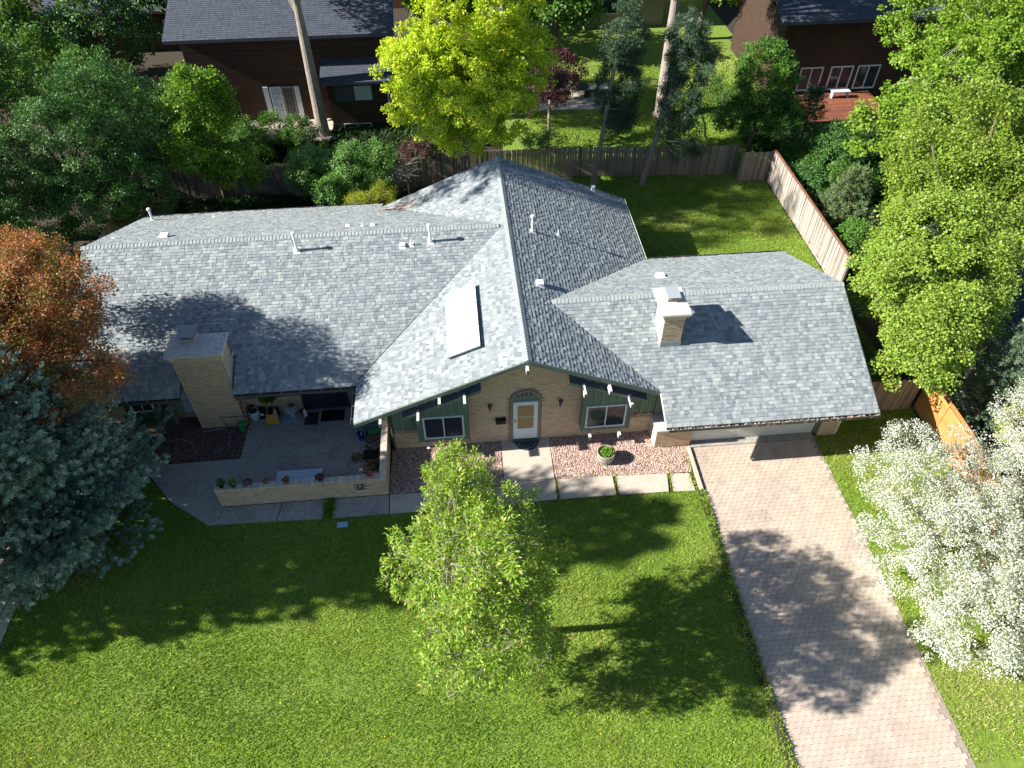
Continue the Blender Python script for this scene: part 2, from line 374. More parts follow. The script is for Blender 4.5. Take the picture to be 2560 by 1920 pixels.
def stones(name, poly, dens, z, m='rock', r=(.014, .032), label=None, cat='gravel'):
    Q = scatter(poly, dens); n = len(Q)
    S = rng.uniform(r[0], r[1], (n, 1, 1))*rng.uniform(.7, 1.3, (n, 1, 3)); S[:, :, 2] *= .75
    a = rng.uniform(0, 6.28, n); c, s = np.cos(a), np.sin(a)
    V = OCT[None]*S + rng.normal(0, .15, (n, 6, 3))*S
    X = V[:, :, 0]*c[:, None]-V[:, :, 1]*s[:, None]; Y = V[:, :, 0]*s[:, None]+V[:, :, 1]*c[:, None]
    V = np.stack([X+Q[:, :1], Y+Q[:, 1:], V[:, :, 2]+z+rng.uniform(-.005, .015, (n, 1))], -1)
    F = (OF[None]+6*np.arange(n)[:, None, None]).reshape(-1, 3)
    o = numpy_mesh(name, V.reshape(-1, 3), F, m, np.repeat(rng.random(n), 8)); return tag(o, label, cat, kind='stuff')
bedR = [(.95,-1.98),(5.2,-2.08),(5.95,-2.1),(6.1,-1.0),(6.2,-.9),(4.8,-.88),(4.8,-.01),(.92,-.01)]
bedM = [(-5.1,-2.1),(-.98,-2.0),(-.96,-.01),(-5.05,-.01)]
bedL = [(-15.0,.8),(-13.4,.06),(-10.76,.08),(-10.68,1.7),(-12.4,1.7),(-12.5,2.3),(-13.4,2.3),(-13.4,1.88),(-15.1,1.88)]
for nm, b in (('bed', bedR), ('bed', bedM), ('bed', bedL)): sheet('planting_bed', 'soil', b, .01, -.025)
stones('gravel', bedR, 1700, .022, r=(.018,.042), label='reddish and cream gravel in the sunny bed right of the front walk')
stones('gravel', bedM, 1500, .022, r=(.018,.040), label='shaded reddish gravel in the bed below the left front window')
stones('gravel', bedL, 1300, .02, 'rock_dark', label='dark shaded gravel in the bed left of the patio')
bedP = [(-6.1,.75),(-6.05,-1.85),(-5.36,-1.85),(-5.36,.9)]
sheet('planting_bed', 'soil', bedP, .03, -.025); stones('gravel', bedP, 700, .04, label='sparse gravel along the inside of the low brick wall')

# grass
def blades(name, poly, dens, h, w_, m='grass', label='', cat='grass', zoff=0, cl=3.0):
    Q = scatter(poly, dens); n = len(Q)
    # clumpy heights from summed waves
    ph = rng.uniform(0, 6.28, 8); kk = rng.normal(0, cl, (8, 2))
    f = sum(np.sin(Q@kk[i]+ph[i]) for i in range(8))/3
    H = h*(0.75+.25*f+rng.uniform(0, .5, n)).clip(.35, 2)
    a = rng.uniform(0, 6.28, n); L = rng.uniform(.5, 1.6, n)*H
    base = np.c_[Q, np.full(n, zoff)]; side = np.c_[np.cos(a), np.sin(a), np.zeros(n)]*(w_*rng.uniform(.6, 1.3, n))[:, None]
    b = rng.uniform(0, 6.28, n); tip = base+np.c_[np.cos(b)*L, np.sin(b)*L, H]
    V = np.stack([base-side, base+side, tip], 1).reshape(-1, 3); F = np.arange(3*n).reshape(-1, 3)
    k2 = rng.normal(0, .6, (6, 2)); f2 = sum(np.sin(Q@k2[i]+ph[i]) for i in range(6))/2.5
    t = (.47+.12*f+.30*f2+rng.normal(0, .25, n)).clip(0, 1)
    return tag(numpy_mesh(name, V, F, m, t), label, cat, kind='stuff')
blades('grass', [(-16.9,-12.2),(6.2,-12.2),(6.14,-2.9),(-11.4,-2.84),(-12.9,-1.7),(-15,.8),(-16.9,1.5)], 1100, .055, .013, label='green mown grass of the front lawn left of the driveway')
blades('grass', [(11.0,-12.5),(15.5,-12.5),(15.5,7.9),(12.0,7.9),(12.0,-.85),(11.04,-.85)], 650, .06, .014, label='grass strip between the driveway and the orange fence')
blades('grass', [(6.1,7.9),(15.4,7.9),(15.4,18.7),(6.1,18.8)], 500, .07, .017, label='green grass of the fenced back yard')
blades('grass', [(2.5,19.2),(19,18.8),(19,34),(2.5,34)], 170, .09, .03, label='bright grass of the yard behind the back fence')
blades('weeds', [(-7.42,-2.95),(-7.0,-2.95),(-7.02,-2.1),(-7.4,-2.1)], 900, .10, .02, zoff=.02, label='weeds in the wide joint of the front walk', cat='weeds')
for k, (wx, wl) in enumerate(((.92, 'right of the door walk'), (3.06, 'in the middle of the sunny walk'), (5.04, 'near the driveway end of the walk'))):
    blades('weeds', [(wx-.05,-2.95),(wx+.09,-2.95),(wx+.09,-1.95),(wx-.05,-1.95)], 900, .07, .016, zoff=.02, label='weeds in the slab joint '+wl, cat='weeds')
blades('weeds', [(5.75,-2.9),(6.08,-2.9),(6.1,-1.1),(5.85,-1.1)], 500, .10, .018, zoff=.01, label='weeds along the gravel edge beside the driveway', cat='weeds')
blades('weeds', [(5.9,-13.9),(6.17,-13.9),(6.17,-3.0),(5.9,-3.0)], 1100, .07, .016, zoff=.09, label='overhanging grass along the left driveway edge', cat='weeds')
blades('weeds', [(7.35,-4.5),(8.1,-4.7),(8.3,-4.1),(7.9,-3.9),(7.4,-4.2)], 60, .05, .016, zoff=.02, label='dry weedy patch between the driveway pavers', cat='weeds')
blades('weeds', [(1.3,-1.95),(5.6,-2.0),(5.6,-1.2),(1.3,-1.2)], 22, .09, .022, zoff=.02, label='small green sprouts in the sunny gravel', cat='weeds')
blades('ground_cover', [(-17,13.9),(-5.2,13.9),(-5.2,18.3),(-17,18.3)], 350, .30, .05, 'cover', label='dark green ground cover behind the left roof', cat='ground cover')
blades('ground_cover', [(12.2,8.2),(30,8.2),(30,26),(15.6,26),(15.6,8.2)], 60, .35, .07, 'cover', label='dark undergrowth behind the pale side fence', cat='ground cover')
blades('ground_cover', [(-30,4),(-17,4),(-17,13),(-30,13)], 60, .35, .07, 'cover', label='dark undergrowth behind the copper tree', cat='ground cover')
blades('ground_cover', [(-18,19),(-5,19),(1,24),(1,27),(-9.3,27),(-9.3,24.5),(-18,24.5)], 90, .30, .06, 'cover', label='dark undergrowth before the brown house', cat='ground cover')
Q = scatter([(-16.5,-12),(5.8,-12),(5.8,-3.2),(-12,-3.2)], .5); mbd = MB()
for x, y in Q:
    z = .055; r = random.uniform(.014, .026)
    if y < -6.2 or random.random() < .25: mbd.lathe((x, y, z), [(0, 0), (r, .006), (r*.6, .014), (0, .016)], 6)
tag(mbd.build('dandelions', 'dandelion'), 'yellow dandelion heads dotted over the front lawn', 'flowers', kind='stuff')

# ================================================================== HOUSE
S = .417; C1 = math.sqrt(1+S*S)
ZM, ZL, ZG = 4.80, 4.722, 4.308
YL, YG = 7.5, 2.978
XL_, XR_ = -6.12, 6.08
house = empty('house', (0, 0, 0), 'single storey tan brick house with grey shingled roof and green trim', 'house')
fn = {'ML': lambda x, y: ZM+S*x, 'MR': lambda x, y: ZM-S*x, 'LF': lambda x, y: ZL-S*(YL-y), 'LB': lambda x, y: ZL-S*(y-YL),
      'GF': lambda x, y: ZG-S*(YG-y), 'GB': lambda x, y: ZG-S*(y-YG)}
up_dir = {'ML': (1, 0), 'MR': (-1, 0), 'LF': (0, 1), 'LB': (0, -1), 'GF': (0, 1), 'GB': (0, -1)}
XN0, XN1, YN = -12.56, -10.62, 2.80      # chimney notch in the left wing eave
planes = {
 'ML': [[(0,-.594),(0,7.69),(-.187,7.5),(-6.12,1.57),(-6.12,-.594)], [(0,7.31),(0,12.9),(-5.59,12.9),(-.187,7.5)]],
 'MR': [[(0,-.594),(4.752,-.594),(1.18,2.978),(0,2.978)], [(0,2.978),(1.18,2.978),(6.08,7.878),(6.08,12.9),(0,12.9)]],
 'LF': [[(-16.82,1.366),(XN0,1.366),(XN0,7.5),(-16.82,7.5)], [(XN0,YN),(XN1,YN),(XN1,7.5),(XN0,7.5)],
        [(XN1,1.366),(-6.32,1.366),(-.187,7.5),(XN1,7.5)], [(-6.32,1.366),(-6.13,1.366),(-6.13,1.57)]],
 'LB': [[(-16.82,7.5),(-.187,7.5),(-5.59,12.9),(-16.82,12.9)], [(-16.82,12.9),(-5.59,12.9),(-5.59,13.74),(-16.82,13.74)]],
 'GF': [[(1.18,2.978),(4.752,-.594),(12.39,-.594),(12.39,2.978)], [(4.752,-.594),(4.752,-1.818),(12.39,-1.818),(12.39,-.594)]],
 'GB': [[(1.18,2.978),(12.39,2.978),(12.39,7.878),(6.08,7.878)]],
}
eave0 = {'ML': -6.12, 'MR': 6.08, 'LF': 1.366, 'LB': 13.74, 'GF': -1.818, 'GB': 7.878}
top0 = {'ML': 0, 'MR': 0, 'LF': 7.5, 'LB': 7.5, 'GF': 2.978, 'GB': 2.978}
nms = {'ML': 'left slope of the middle roof', 'MR': 'right slope of the middle roof'}
shingles = []; roofs = {}
for k, pcs in planes.items():
    f = fn[k]; ux, uy = up_dir[k]
    mb = MB()
    for pc in pcs: mb.prism([(x, y, f(x, y)) for x, y in pc], (0, 0, -.13))
    roofs[k] = mb.build('roof', 'felt', house)
    e = eave0[k]; run = abs(top0[k]-e); step = .1435/C1; nc = int(run/step)+1
    pcs2 = [ccw(p) for p in pcs]
    allx = [q for p in pcs for q in p]
    # along-eave coordinate range
    lo = min((q[1] if ux else q[0]) for q in allx); hi = max((q[1] if ux else q[0]) for q in allx)
    sg = (ux or uy)
    for c in range(nc):
        a = lo-random.random()*.3
        v0 = e+sg*(c*step) - sg*(.018 if c == 0 else 0); v1 = e+sg*min((c+1)*step+.01, run)
        thick = True
        while a < hi:
            wd = random.choice((.11, .14, .17, .21, .27)) if thick else random.choice((.08, .11, .15))
            b = a+wd; hgt = (.030 if thick else .018)+random.uniform(-.002, .002)
            g = .0015
            if ux: rect = [(v0, a+g), (v1, a+g), (v1, b-g), (v0, b-g)]
            else: rect = [(a+g, v0), (b-g, v0), (b-g, v1), (a+g, v1)]
            rect = ccw(rect)
            for pc in pcs2:
                if c == 0:
                    cc = (sum(q[0] for q in rect)/4, sum(q[1] for q in rect)/4); pr = rect if clip(rect, pc) and area(clip(rect, pc)) > .5*area(rect) else clip(rect, pc)
                else: pr = clip(rect, pc)
                if len(pr) < 3 or area(pr) < 4e-4: continue
                top = []; bot = []
                for (x, y) in pr:
                    d = abs((x if ux else y)-v0)/step
                    z = f(x, y); top.append((x, y, z+.002+hgt*(1-.75*min(d, 1)))); bot.append((x, y, z-.001))
                shingles.append((k, top, bot))
            a = b
            thick = (random.random() < .55) if not thick else (random.random() < .25)
def shingle_faces(n): return [tuple(range(n))]+[(i, n+i, n+(i+1) % n, (i+1) % n) for i in range(n)]
sz = [seen_size(s_[1]) if len(s_[1]) == 4 else 0 for s_ in shingles]
single = set(sorted(range(len(shingles)), key=lambda i: -sz[i])[:300])
rest = {k: MB() for k in planes}
for i, (k, top, bot) in enumerate(shingles):
    n = len(top); fs = [tuple(range(n))]+[(j, j+n, (j+1) % n+n, (j+1) % n) for j in range(n)]
    if i in single:
        mb = MB(); mb.add(top+bot, [fs[0]]+[t[::-1] for t in fs[1:]]+[tuple(range(2*n-1, n-1, -1))], 0.0); mb.build('shingle', 'shingle', roofs[k])
    else: rest[k].add(top+bot, [fs[0]]+[t[::-1] for t in fs[1:]])
for k in planes: tag(rest[k].build('shingles', 'shingle', roofs[k]), kind='stuff')

# ridge caps (each its own piece)
def cap_mesh():
    mb = MB(); hw = .135
    prof = [(-hw, -hw*S), (-hw*.5, -hw*.5*S+.006), (0, .012), (hw*.5, -hw*.5*S+.006), (hw, -hw*S)]
    vs = []; 
    for yy, h in ((0, .040), (.19, .016)):
        for (a, z) in prof: vs.append((a, yy, z+h))
    for (a, z) in prof: vs.append((a, 0, z-.0+.002))
    fs = [(i, i+1, i+6, i+5) for i in range(4)]+[(10+i, 11+i, i+1, i) for i in range(4)]+[(10, 0, 5), (4, 14, 9)]
    mb.add(vs, fs, 0.0)
    me_o = mb.build('ridge_cap', 'ridge'); me = me_o.data; bpy.data.objects.remove(me_o); return me
capm = cap_mesh()
def caps(x0, y0, x1, y1, z, par):
    L = math.hypot(x1-x0, y1-y0); n = int(L/.142); a = math.atan2(y1-y0, x1-x0)-math.pi/2
    for i in range(n):
        t = i/n; o = bpy.data.objects.new('ridge_cap', capm); COL.objects.link(o); o.parent = par
        o.location = (x0+(x1-x0)*t, y0+(y1-y0)*t, z+.004+random.uniform(0, .003)); o.rotation_euler = (0, 0, a+random.uniform(-.02, .02))
caps(0, -.61, 0, 12.9, ZM, roofs['ML']); caps(-.35, YL, -16.84, YL, ZL, roofs['LF']); caps(12.4, YG, 1.3, YG, ZG, roofs['GF'])

# fascias, rakes, gutters
def rake(pts, h=.17, t=.035, m='green_grey', name='rake_board'):
    """pts on a vertical plane y=const or x=const; board hangs below the roof line"""
    for a, b in zip(pts[:-1], pts[1:]):
        a = Vector(a); b = Vector(b); d = (b-a).normalized(); nrm = Vector((d.y, -d.x, 0)).normalized()*t
        mb = MB(); mb.prism([a, b, b-Vector((0,0,h)), a-Vector((0,0,h))], nrm); mb.build(name, m, house)
rake([(XL_,-.597,ZM+S*XL_+.004), (0,-.597,ZM+.004)]); rake([(0,-.597,ZM+.004), (4.752,-.597,ZM-S*4.752+.004)])
rake([(4.749,-.60,ZG-S*(YG+.594)), (4.749,-1.818,ZG-S*(YG+1.818))], h=.04, m='white')
rake([(12.392,-1.818,ZG-S*(YG+1.818)), (12.392,YG,ZG)], h=.15, m='gutter'); rake([(12.392,YG,ZG), (12.392,7.93,ZG-S*(7.93-YG))], h=.15, m='gutter')
rake([(-16.822,YL,ZL), (-16.822,1.366,ZL-S*(YL-1.366))], h=.15); rake([(-16.822,13.74,ZL-S*(13.74-YL)), (-16.822,YL,ZL)], h=.15)
rake([(0,12.902,ZM),(XL_+.55,12.902,ZM+S*(XL_+.55))], h=.15); rake([(6.08,12.902,ZM-S*6.08),(0,12.902,ZM)], h=.15)
def gutter(x0, y0, x1, y1, z, out, leaves=False, m='gutter'):
    """straight gutter with its outside towards vector out"""
    ox, oy = out; wd = .10
    mb = MB()
    def bx(o0, o1, z0, z1):
        mb.box(min(x0, x1)+min(ox*o0, ox*o1), max(x0, x1)+max(ox*o0, ox*o1), min(y0, y1)+min(oy*o0, oy*o1), max(y0, y1)+max(oy*o0, oy*o1), z0, z1, .5)
    bx(.0, .008, z-.13, z-.005); bx(.008, wd, z-.13, z-.12); bx(wd-.002, wd+.012, z-.13, z-.01)
    g = mb.build('gutter', m, house)
    L = math.hypot(x1-x0, y1-y0); n = max(2, int(L/.62))
    hm = MB(); hm.box(*((-.012, .012, 0, wd+.01) if oy else (0, wd+.01, -.012, .012)), -.004, .004, .5)
    hm_o = hm.build('hanger', 'metal_grey'); hd = hm_o.data; bpy.data.objects.remove(hm_o)
    for i in range(n):
        t = (i+.4)/n; h = bpy.data.objects.new('hanger', hd); COL.objects.link(h); h.parent = g
        h.location = (x0+(x1-x0)*t, y0+(y1-y0)*t, z-.008)
        if oy < 0: h.rotation_euler = (0, 0, math.pi)
        if ox < 0: h.rotation_euler = (0, 0, math.pi)
    if leaves:
        rm = MB()
        for i in range(int(L*45)):
            t = random.random(); px = x0+(x1-x0)*t+ox*random.uniform(.02, .1); py = y0+(y1-y0)*t+oy*random.uniform(.02, .1); r = random.uniform(.008, .022)
            rm.box(px-r, px+r*1.4, py-r, py+r, z-.12, z-.07+random.uniform(0, .05))
        tag(rm.build('leaf_litter', 'debris', g), kind='stuff')
gutter(4.80, -1.836, 12.40, -1.836, ZG-S*(YG+1.818), (0, -1), True)
gutter(-16.82, 1.348, XN0, 1.348, ZL-S*(YL-1.366), (0, -1)); gutter(XN1, 1.348, -6.3, 1.348, ZL-S*(YL-1.366), (0, -1))
gutter(XL_-.016, -.594, XL_-.016, 1.30, ZM+S*XL_, (-1, 0)); gutter(XR_+.016, 7.95, XR_+.016, 12.9, ZM-S*XR_, (1, 0), m='white')
gutter(6.2, 7.948, 12.39, 7.948, ZG-S*(7.93-YG), (0, 1)); gutter(-16.82, 13.76, -5.6, 13.76, ZL-S*(13.74-YL), (0, 1))

# body walls
def wall_prism(poly, d, m='mortar', name='wall'):
    mb = MB(); mb.prism(poly, d); return mb.build(name, m, house)
wall_prism([(-4.95,0,0),(4.85,0,0),(4.85,0,ZM-S*4.85-.15),(0,0,ZM-.15),(-4.95,0,ZM-S*4.95-.15)], (0, 12.3, 0), 'mortar')
wall_prism([(5.3,-.62,0),(5.3,7.3,0),(5.3,7.3,ZG-S*4.322-.15),(5.3,YG,ZG-.15),(5.3,-.62,ZG-S*3.598-.15)], (6.55, 0, 0), 'mortar')
wall_prism([(-16.3,2.36,0),(-16.3,13.1,0),(-16.3,13.1,ZL-S*5.6-.15),(-16.3,YL,ZL-.15),(-16.3,2.36,ZL-S*5.14-.15)], (12.0, 0, 0), 'taupe')
part_box('wall', 'mortar', house, -16.3, -13.42, 1.9, 2.35, 0, 2.2)
part_box('wall', 'green', house, 4.86, 5.30, -.08, 7, 0, 2.55)

# bricks ------------------------------------------------------------
house_bricks = []
def brick_face(o, u, n_, polys, skip=None, depth=.007, bw=.201, bh=.053, mo=.014, phase=0.0):
    """o origin, u horizontal unit, n_ outward normal; polys convex in (u,z)"""
    o = Vector(o); u = Vector(u); n_ = Vector(n_); polys = [ccw(p) for p in polys]; out = []
    allp = [q for p in polys for q in p]; u0 = min(q[0] for q in allp); u1 = max(q[0] for q in allp); z1 = max(q[1] for q in allp)
    z0 = min(q[1] for q in allp)
    r = 0; z = z0+.004
    while z < z1:
        x = u0-(.107 if r % 2 else 0)-phase
        while x < u1:
            rect = [(x, z), (x+bw, z), (x+bw, z+bh), (x, z+bh)]
            if not (skip and skip(x+bw/2, z+bh/2)):
                for p in polys:
                    c = clip(rect, p)
                    if len(c) >= 3 and area(c) > 6e-4:
                        dd = depth+random.uniform(-.002, .002)
                        fr = [o+u*a+Vector((0,0,b))+n_*dd for a, b in c]; bk = [o+u*a+Vector((0,0,b))-n_*.002 for a, b in c]
                        out.append((fr, bk, n_))
            x += bw+mo
        z += bh+mo; r += 1
    return out
def brick_geo(mb, b, t=None):
    fr, bk, n_ = b; n = len(fr)
    nn = (fr[1]-fr[0]).cross(fr[2]-fr[1])
    if nn.dot(n_) < 0: fr = fr[::-1]; bk = bk[::-1]
    mb.add(list(fr)+list(bk), [tuple(range(n))]+[(i, i+n, (i+1) % n+n, (i+1) % n) for i in range(n)], t)
def lay(bricks, parent, m='brick', nsingle=0, name='brick', rest_name='brickwork'):
    sizes = [seen_size(b[0]) for b in bricks]; pick = set(sorted(range(len(bricks)), key=lambda i: -sizes[i])[:nsingle])
    rest = MB()
    for i, b in enumerate(bricks):
        if i in pick: mb = MB(); brick_geo(mb, b, 0.0); mb.build(name, m, parent)
        else: brick_geo(rest, b)
    if rest.f: tag(rest.build(rest_name, m, parent), kind='stuff')
part_box('wall', 'mortar', house, -4.95, -2.09, -.012, -.001, 0, .95); fw_ = part_box('wall', 'mortar', house, 2.05, 4.85, -.012, -.001, 0, .95)
zr = lambda x: ZM-S*abs(x)-.16
def arch_skip(u, z):
    return (abs(u) < .60 and z < 2.26) or (math.hypot(u, z-2.26) < .615)
front = brick_face((0,-.001,0), (1,0,0), (0,-1,0), [[(-2.08,0),(2.04,0),(2.04,zr(2.04)),(0,zr(0)),(-2.08,zr(2.08))]], arch_skip)
front += brick_face((0,-.013,0), (1,0,0), (0,-1,0), [[(-4.95,0),(-2.09,0),(-2.09,.94),(-4.95,.94)]])
front += brick_face((0,-.013,0), (1,0,0), (0,-1,0), [[(2.05,0),(4.85,0),(4.85,.94),(2.05,.94)]])
lay(front, fw_, nsingle=290)
def rowlock(x0, x1, y0, y1, z0, z1, parent, m='brickcap', along='x', step=.066, name='coping_brick', proud=0):
    n = int(((x1-x0) if along == 'x' else (y1-y0))/step)
    for i in range(n):
        mb = MB()
        if along == 'x': a = x0+(x1-x0)*i/n; mb.box(a+.004, a+(x1-x0)/n-.004, y0, y1, z0, z1+random.uniform(-.002, .002), 0.0)
        else: a = y0+(y1-y0)*i/n; mb.box(x0, x1, a+.004, a+(y1-y0)/n-.004, z0, z1+random.uniform(-.002, .002), 0.0)
        mb.build(name, m, parent)
rl = MB()
for x0, x1 in ((-4.95,-3.98),(3.88,4.84)):
    n = int((x1-x0)/.067)
    for i in range(n): a = x0+i*.067; rl.box(a+.004, a+.063, -.055, -.002, .94, 1.13)
tag(rl.build('sill_bricks', 'archbrick', fw_), kind='stuff')
# arch
mb = MB()
for k in range(25):
    th0 = math.pi*k/25+.006; th1 = math.pi*(k+1)/25-.006
    pts = [(r_*math.cos(t_), -.02, 2.27+r_*math.sin(t_)) for r_, t_ in ((.505, th0), (.605, th0), (.605, th1), (.505, th1))]
    mb.prism(pts, (0, .02, 0))
for sx in (-1, 1):
    z = .0
    while z < 2.26: mb.box(*sorted((sx*.505, sx*.60)), -.02, 0, z+.004, z+.063); z += .067
arch = mb.build('arch_surround', 'archbrick', house)
mb = MB(); mb.prism([(.5*math.cos(math.pi*k/24), -.006, 2.27+.5*math.sin(math.pi*k/24)) for k in range(25)], (0, -.002, 0)); mb.box(-.5, .5, -.008, -.006, 0, 2.27)
mb.build('door_surround', 'green_grey', house)
mb = MB()
for k in range(24):
    a0 = math.pi*k/24; a1 = math.pi*(k+1)/24
    mb.prism([(r_*math.cos(t_), -.075, 2.27+r_*math.sin(t_)) for r_, t_ in ((.475, a0), (.535, a0), (.535, a1), (.475, a1))], (0, .07, 0), .5)
for sx in (-1, 1): mb.box(*sorted((sx*.475, sx*.535)), -.075, -.005, 0, 2.27, .5)
mb.build('arch_trim', 'taupe', house)
# front door
door = part_box('front_door', 'white_door', house, -.455, .455, -.035, -.009, .16, 2.20)
for nm, b in (('frame', (-.455,.455,-.062,-.036,2.03,2.20)), ('frame', (-.455,-.30,-.062,-.036,.17,2.03)), ('frame', (.30,.455,-.062,-.036,.17,2.03)), ('frame', (-.30,.30,-.062,-.036,.17,.76)), ('glazing_bar', (-.30,.30,-.060,-.040,1.38,1.40))):
    part_box(nm, 'white_door', door, *b)
part_box('inner_door', 'wood_door', door, -.29, .29, -.044, -.037, .77, 2.02)
part_box('glazing_bar', 'wood_door', door, -.285, .285, -.047, -.0445, 1.68, 1.70)
for nm, b in (('moulding', (-.315,-.30,-.068,-.0625,.75,2.04)), ('moulding', (.30,.315,-.068,-.0625,.75,2.04)), ('moulding', (-.30,.30,-.068,-.0625,2.025,2.04)), ('moulding', (-.30,.30,-.068,-.0625,.75,.765))):
    part_box(nm, 'white', door, *b)
mb = MB(); mb.tube([(-.385,-.09,1.14),(-.385,-.10,1.18),(-.385,-.10,1.24),(-.385,-.09,1.28)], .009); mb.box(-.40,-.37,-.075,-.0625,1.12,1.30); mb.build('handle', 'metal_dark', door)
part_box('door_step', 'green_dark', house, -.475, .475, -.14, -.009, .03, .155)
def text_mesh(s, size, name, m, parent, loc, rot, depth=.006, bold=.0, arc=None):
    out = []
    c = bpy.data.curves.new(name, 'FONT'); c.body = s; c.size = size; c.extrude = depth; c.align_x = 'CENTER'; c.offset = bold
    o = bpy.data.objects.new(name, c); COL.objects.link(o)
    dg = bpy.context.evaluated_depsgraph_get(); me = bpy.data.meshes.new_from_object(o.evaluated_get(dg)); bpy.data.objects.remove(o)
    o = bpy.data.objects.new(name, me); me.materials.clear(); me.materials.append(M[m]); COL.objects.link(o); o.parent = parent
    o.location = loc; o.rotation_euler = rot; return o
for ch, x, z in (('2', -.27, 2.475), ('6', -.115, 2.52), ('2', .03, 2.535), ('0', .185, 2.545)):
    text_mesh(ch, .15, 'house_number', 'black', house, (x, -.016, z-.03), (math.pi/2, 0, 0), .006, .004)

# side green board areas and battens
for x0, x1 in ((-4.95, -3.98), (3.88, 4.85)):
    mb = MB(); mb.prism([(x0,-.002,1.13),(x1,-.002,1.13),(x1,-.002,zr(x1)),(x0,-.002,zr(x0))], (0,-.02,0)); mb.build('board_siding', 'green', house)
    x = x0+.12
    while x < x1-.05:
        mb = MB(); mb.prism([(x,-.022,1.14),(x+.045,-.022,1.14),(x+.045,-.022,zr(x+.045)),(x,-.022,zr(x))], (0,-.032,0)); mb.build('batten', 'batten', house); x += .30
part_box('trim_board', 'green', house, -4.99, -4.90, -.07, -.02, 0, 2.5)
# window bays
def bay(x0, x1, wx0, wx1, z0=.69):
    ztop = lambda x: ZM-S*abs(x)-.45
    yb = -.34
    b = MB(); b.prism([(x0,yb,z0),(x1,yb,z0),(x1,yb,ztop(x1)),(x0,yb,ztop(x0))], (0, -yb-.02, 0)); bay_ = b.build('window_bay', 'green', house)
    wz0, wz1 = .90, 2.06
    fr = MB()
    for q in ((wx0,wx1,wz1-.055,wz1),(wx0,wx1,wz0,wz0+.055),(wx0,wx0+.06,wz0+.055,wz1-.055),(wx1-.06,wx1,wz0+.055,wz1-.055)): fr.box(q[0],q[1],yb-.045,yb-.001,q[2],q[3],.5)
    xm = (wx0+wx1)/2; fr.box(xm-.022,xm+.022,yb-.038,yb-.001,wz0+.055,wz1-.055,.5)
    fr.build('window_frame', 'frame_white', bay_)
    for a, c in ((wx0+.06, xm-.022), (xm+.022, wx1-.06)):
        part_box('pane', 'glass', bay_, a, c, yb-.018, yb-.002, wz0+.055, wz1-.055)
    x = x0+.10; k = 0
    while x < x1-.06:
        t = MB(); t.prism([(x,yb-.001,wz1+.02),(x+.04,yb-.001,wz1+.02),(x+.04,yb-.001,ztop(x+.04)),(x,yb-.001,ztop(x))], (0,-.032,0)); t.build('batten', 'batten', bay_)
        if x > x0+.05: part_box('batten', 'batten', bay_, x, x+.04, yb-.021, yb-.001, z0, wz0-.03)
        x += .29
    for a in (x0, x1-.05): part_box('corner_trim', 'green', bay_, a-.012 if a == x0 else a, a+.05 if a == x0 else a+.062, yb-.026, yb-.0012, z0-.01, 2.0)
    for a in (x0+.28, x1-.42):
        b = MB(); b.box(a, a+.09, -.64, yb+.1, .48, .655, .5); b.m = 1; b.box(a-.003, a+.093, -.642, yb+.1, .655, .665, .5); b.box(a-.006, a, -.64, yb+.1, .48, .655, .5)
        b.build('corbel', ['green_grey', 'white'], bay_)
    return bay_
bay(-3.97, -2.09, -3.75, -2.28); bay(2.05, 3.87, 2.19, 3.68)
# pent roofs above the bays; overhang shade is put into their darker shingle colour
def pent(xa, za, xb, zb):
    for_ = MB(); up_ = .34
    dx = Vector((xb-xa, 0, zb-za)); n = 11; base = MB()
    A = Vector((xa,-.52,za)); B = Vector((xb,-.52,zb)); U = Vector((0, .515, up_))
    base.prism([A, B, B+U, A+U], (0, 0, -.05)); pr = base.build('pent_roof', 'felt', house)
    for r_ in range(3):
        k = 0; t = 0
        while t < 1-.01:
            t1 = min(1, t+random.uniform(.05, .085)); v0 = r_/3; v1 = (r_+1)/3+.02
            p = [A+dx*(t+.001)+U*v0, A+dx*(t1-.001)+U*v0, A+dx*(t1-.001)+U*min(v1, 1), A+dx*(t+.001)+U*min(v1, 1)]
            mb = MB(); mb.add([p[0]+Vector((0,-.006,.022)), p[1]+Vector((0,-.006,.022)), p[2]+Vector((0,0,.006)), p[3]+Vector((0,0,.006)), p[0], p[1], p[2], p[3]],
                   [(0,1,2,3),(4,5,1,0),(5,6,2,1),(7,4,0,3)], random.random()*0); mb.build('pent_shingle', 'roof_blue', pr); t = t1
    mb = MB(); mb.prism([A+Vector((0,-.001,.0)), B+Vector((0,-.001,0)), B+Vector((0,-.001,-.12)), A+Vector((0,-.001,-.12))], (0,-.03,0)); mb.build('fascia', 'green_grey', pr)
pent(-4.42, 2.34, -1.60, 3.50); pent(1.46, 3.56, 4.32, 2.42)
# outlooker beams
for (x, z, y0, y1) in ((-5.17,2.46,-.60,-.86),(-3.84,2.66,-.50,-1.0),(-3.05,3.34,-.60,-.92),(-2.19,3.36,-.5,-1.0),(-.04,4.60,-.60,-.86),(1.95,3.42,-.5,-1.0),(2.84,3.42,-.60,-.94),(3.65,2.73,-.5,-1.0)):
    b = MB(); b.box(x-.04, x+.04, y1, y0, z-.19, z-.008, .5); b.m = 1; b.box(x-.045, x+.045, y1-.004, y0, z-.008, z+.004, .5); b.box(x-.046, x-.04, y1, y0, z-.19, z-.008, .5)
    b.build('beam_end', ['green_grey', 'white'], house)
# downspout at the left corner
mb = MB(); mb.tube([(-6.05,-.35,2.2),(-5.6,-.2,2.25),(-5.05,-.12,2.18),(-4.93,-.10,1.9),(-4.93,-.10,.05)], .035, 6); mb.build('downspout', 'green_dark', house)
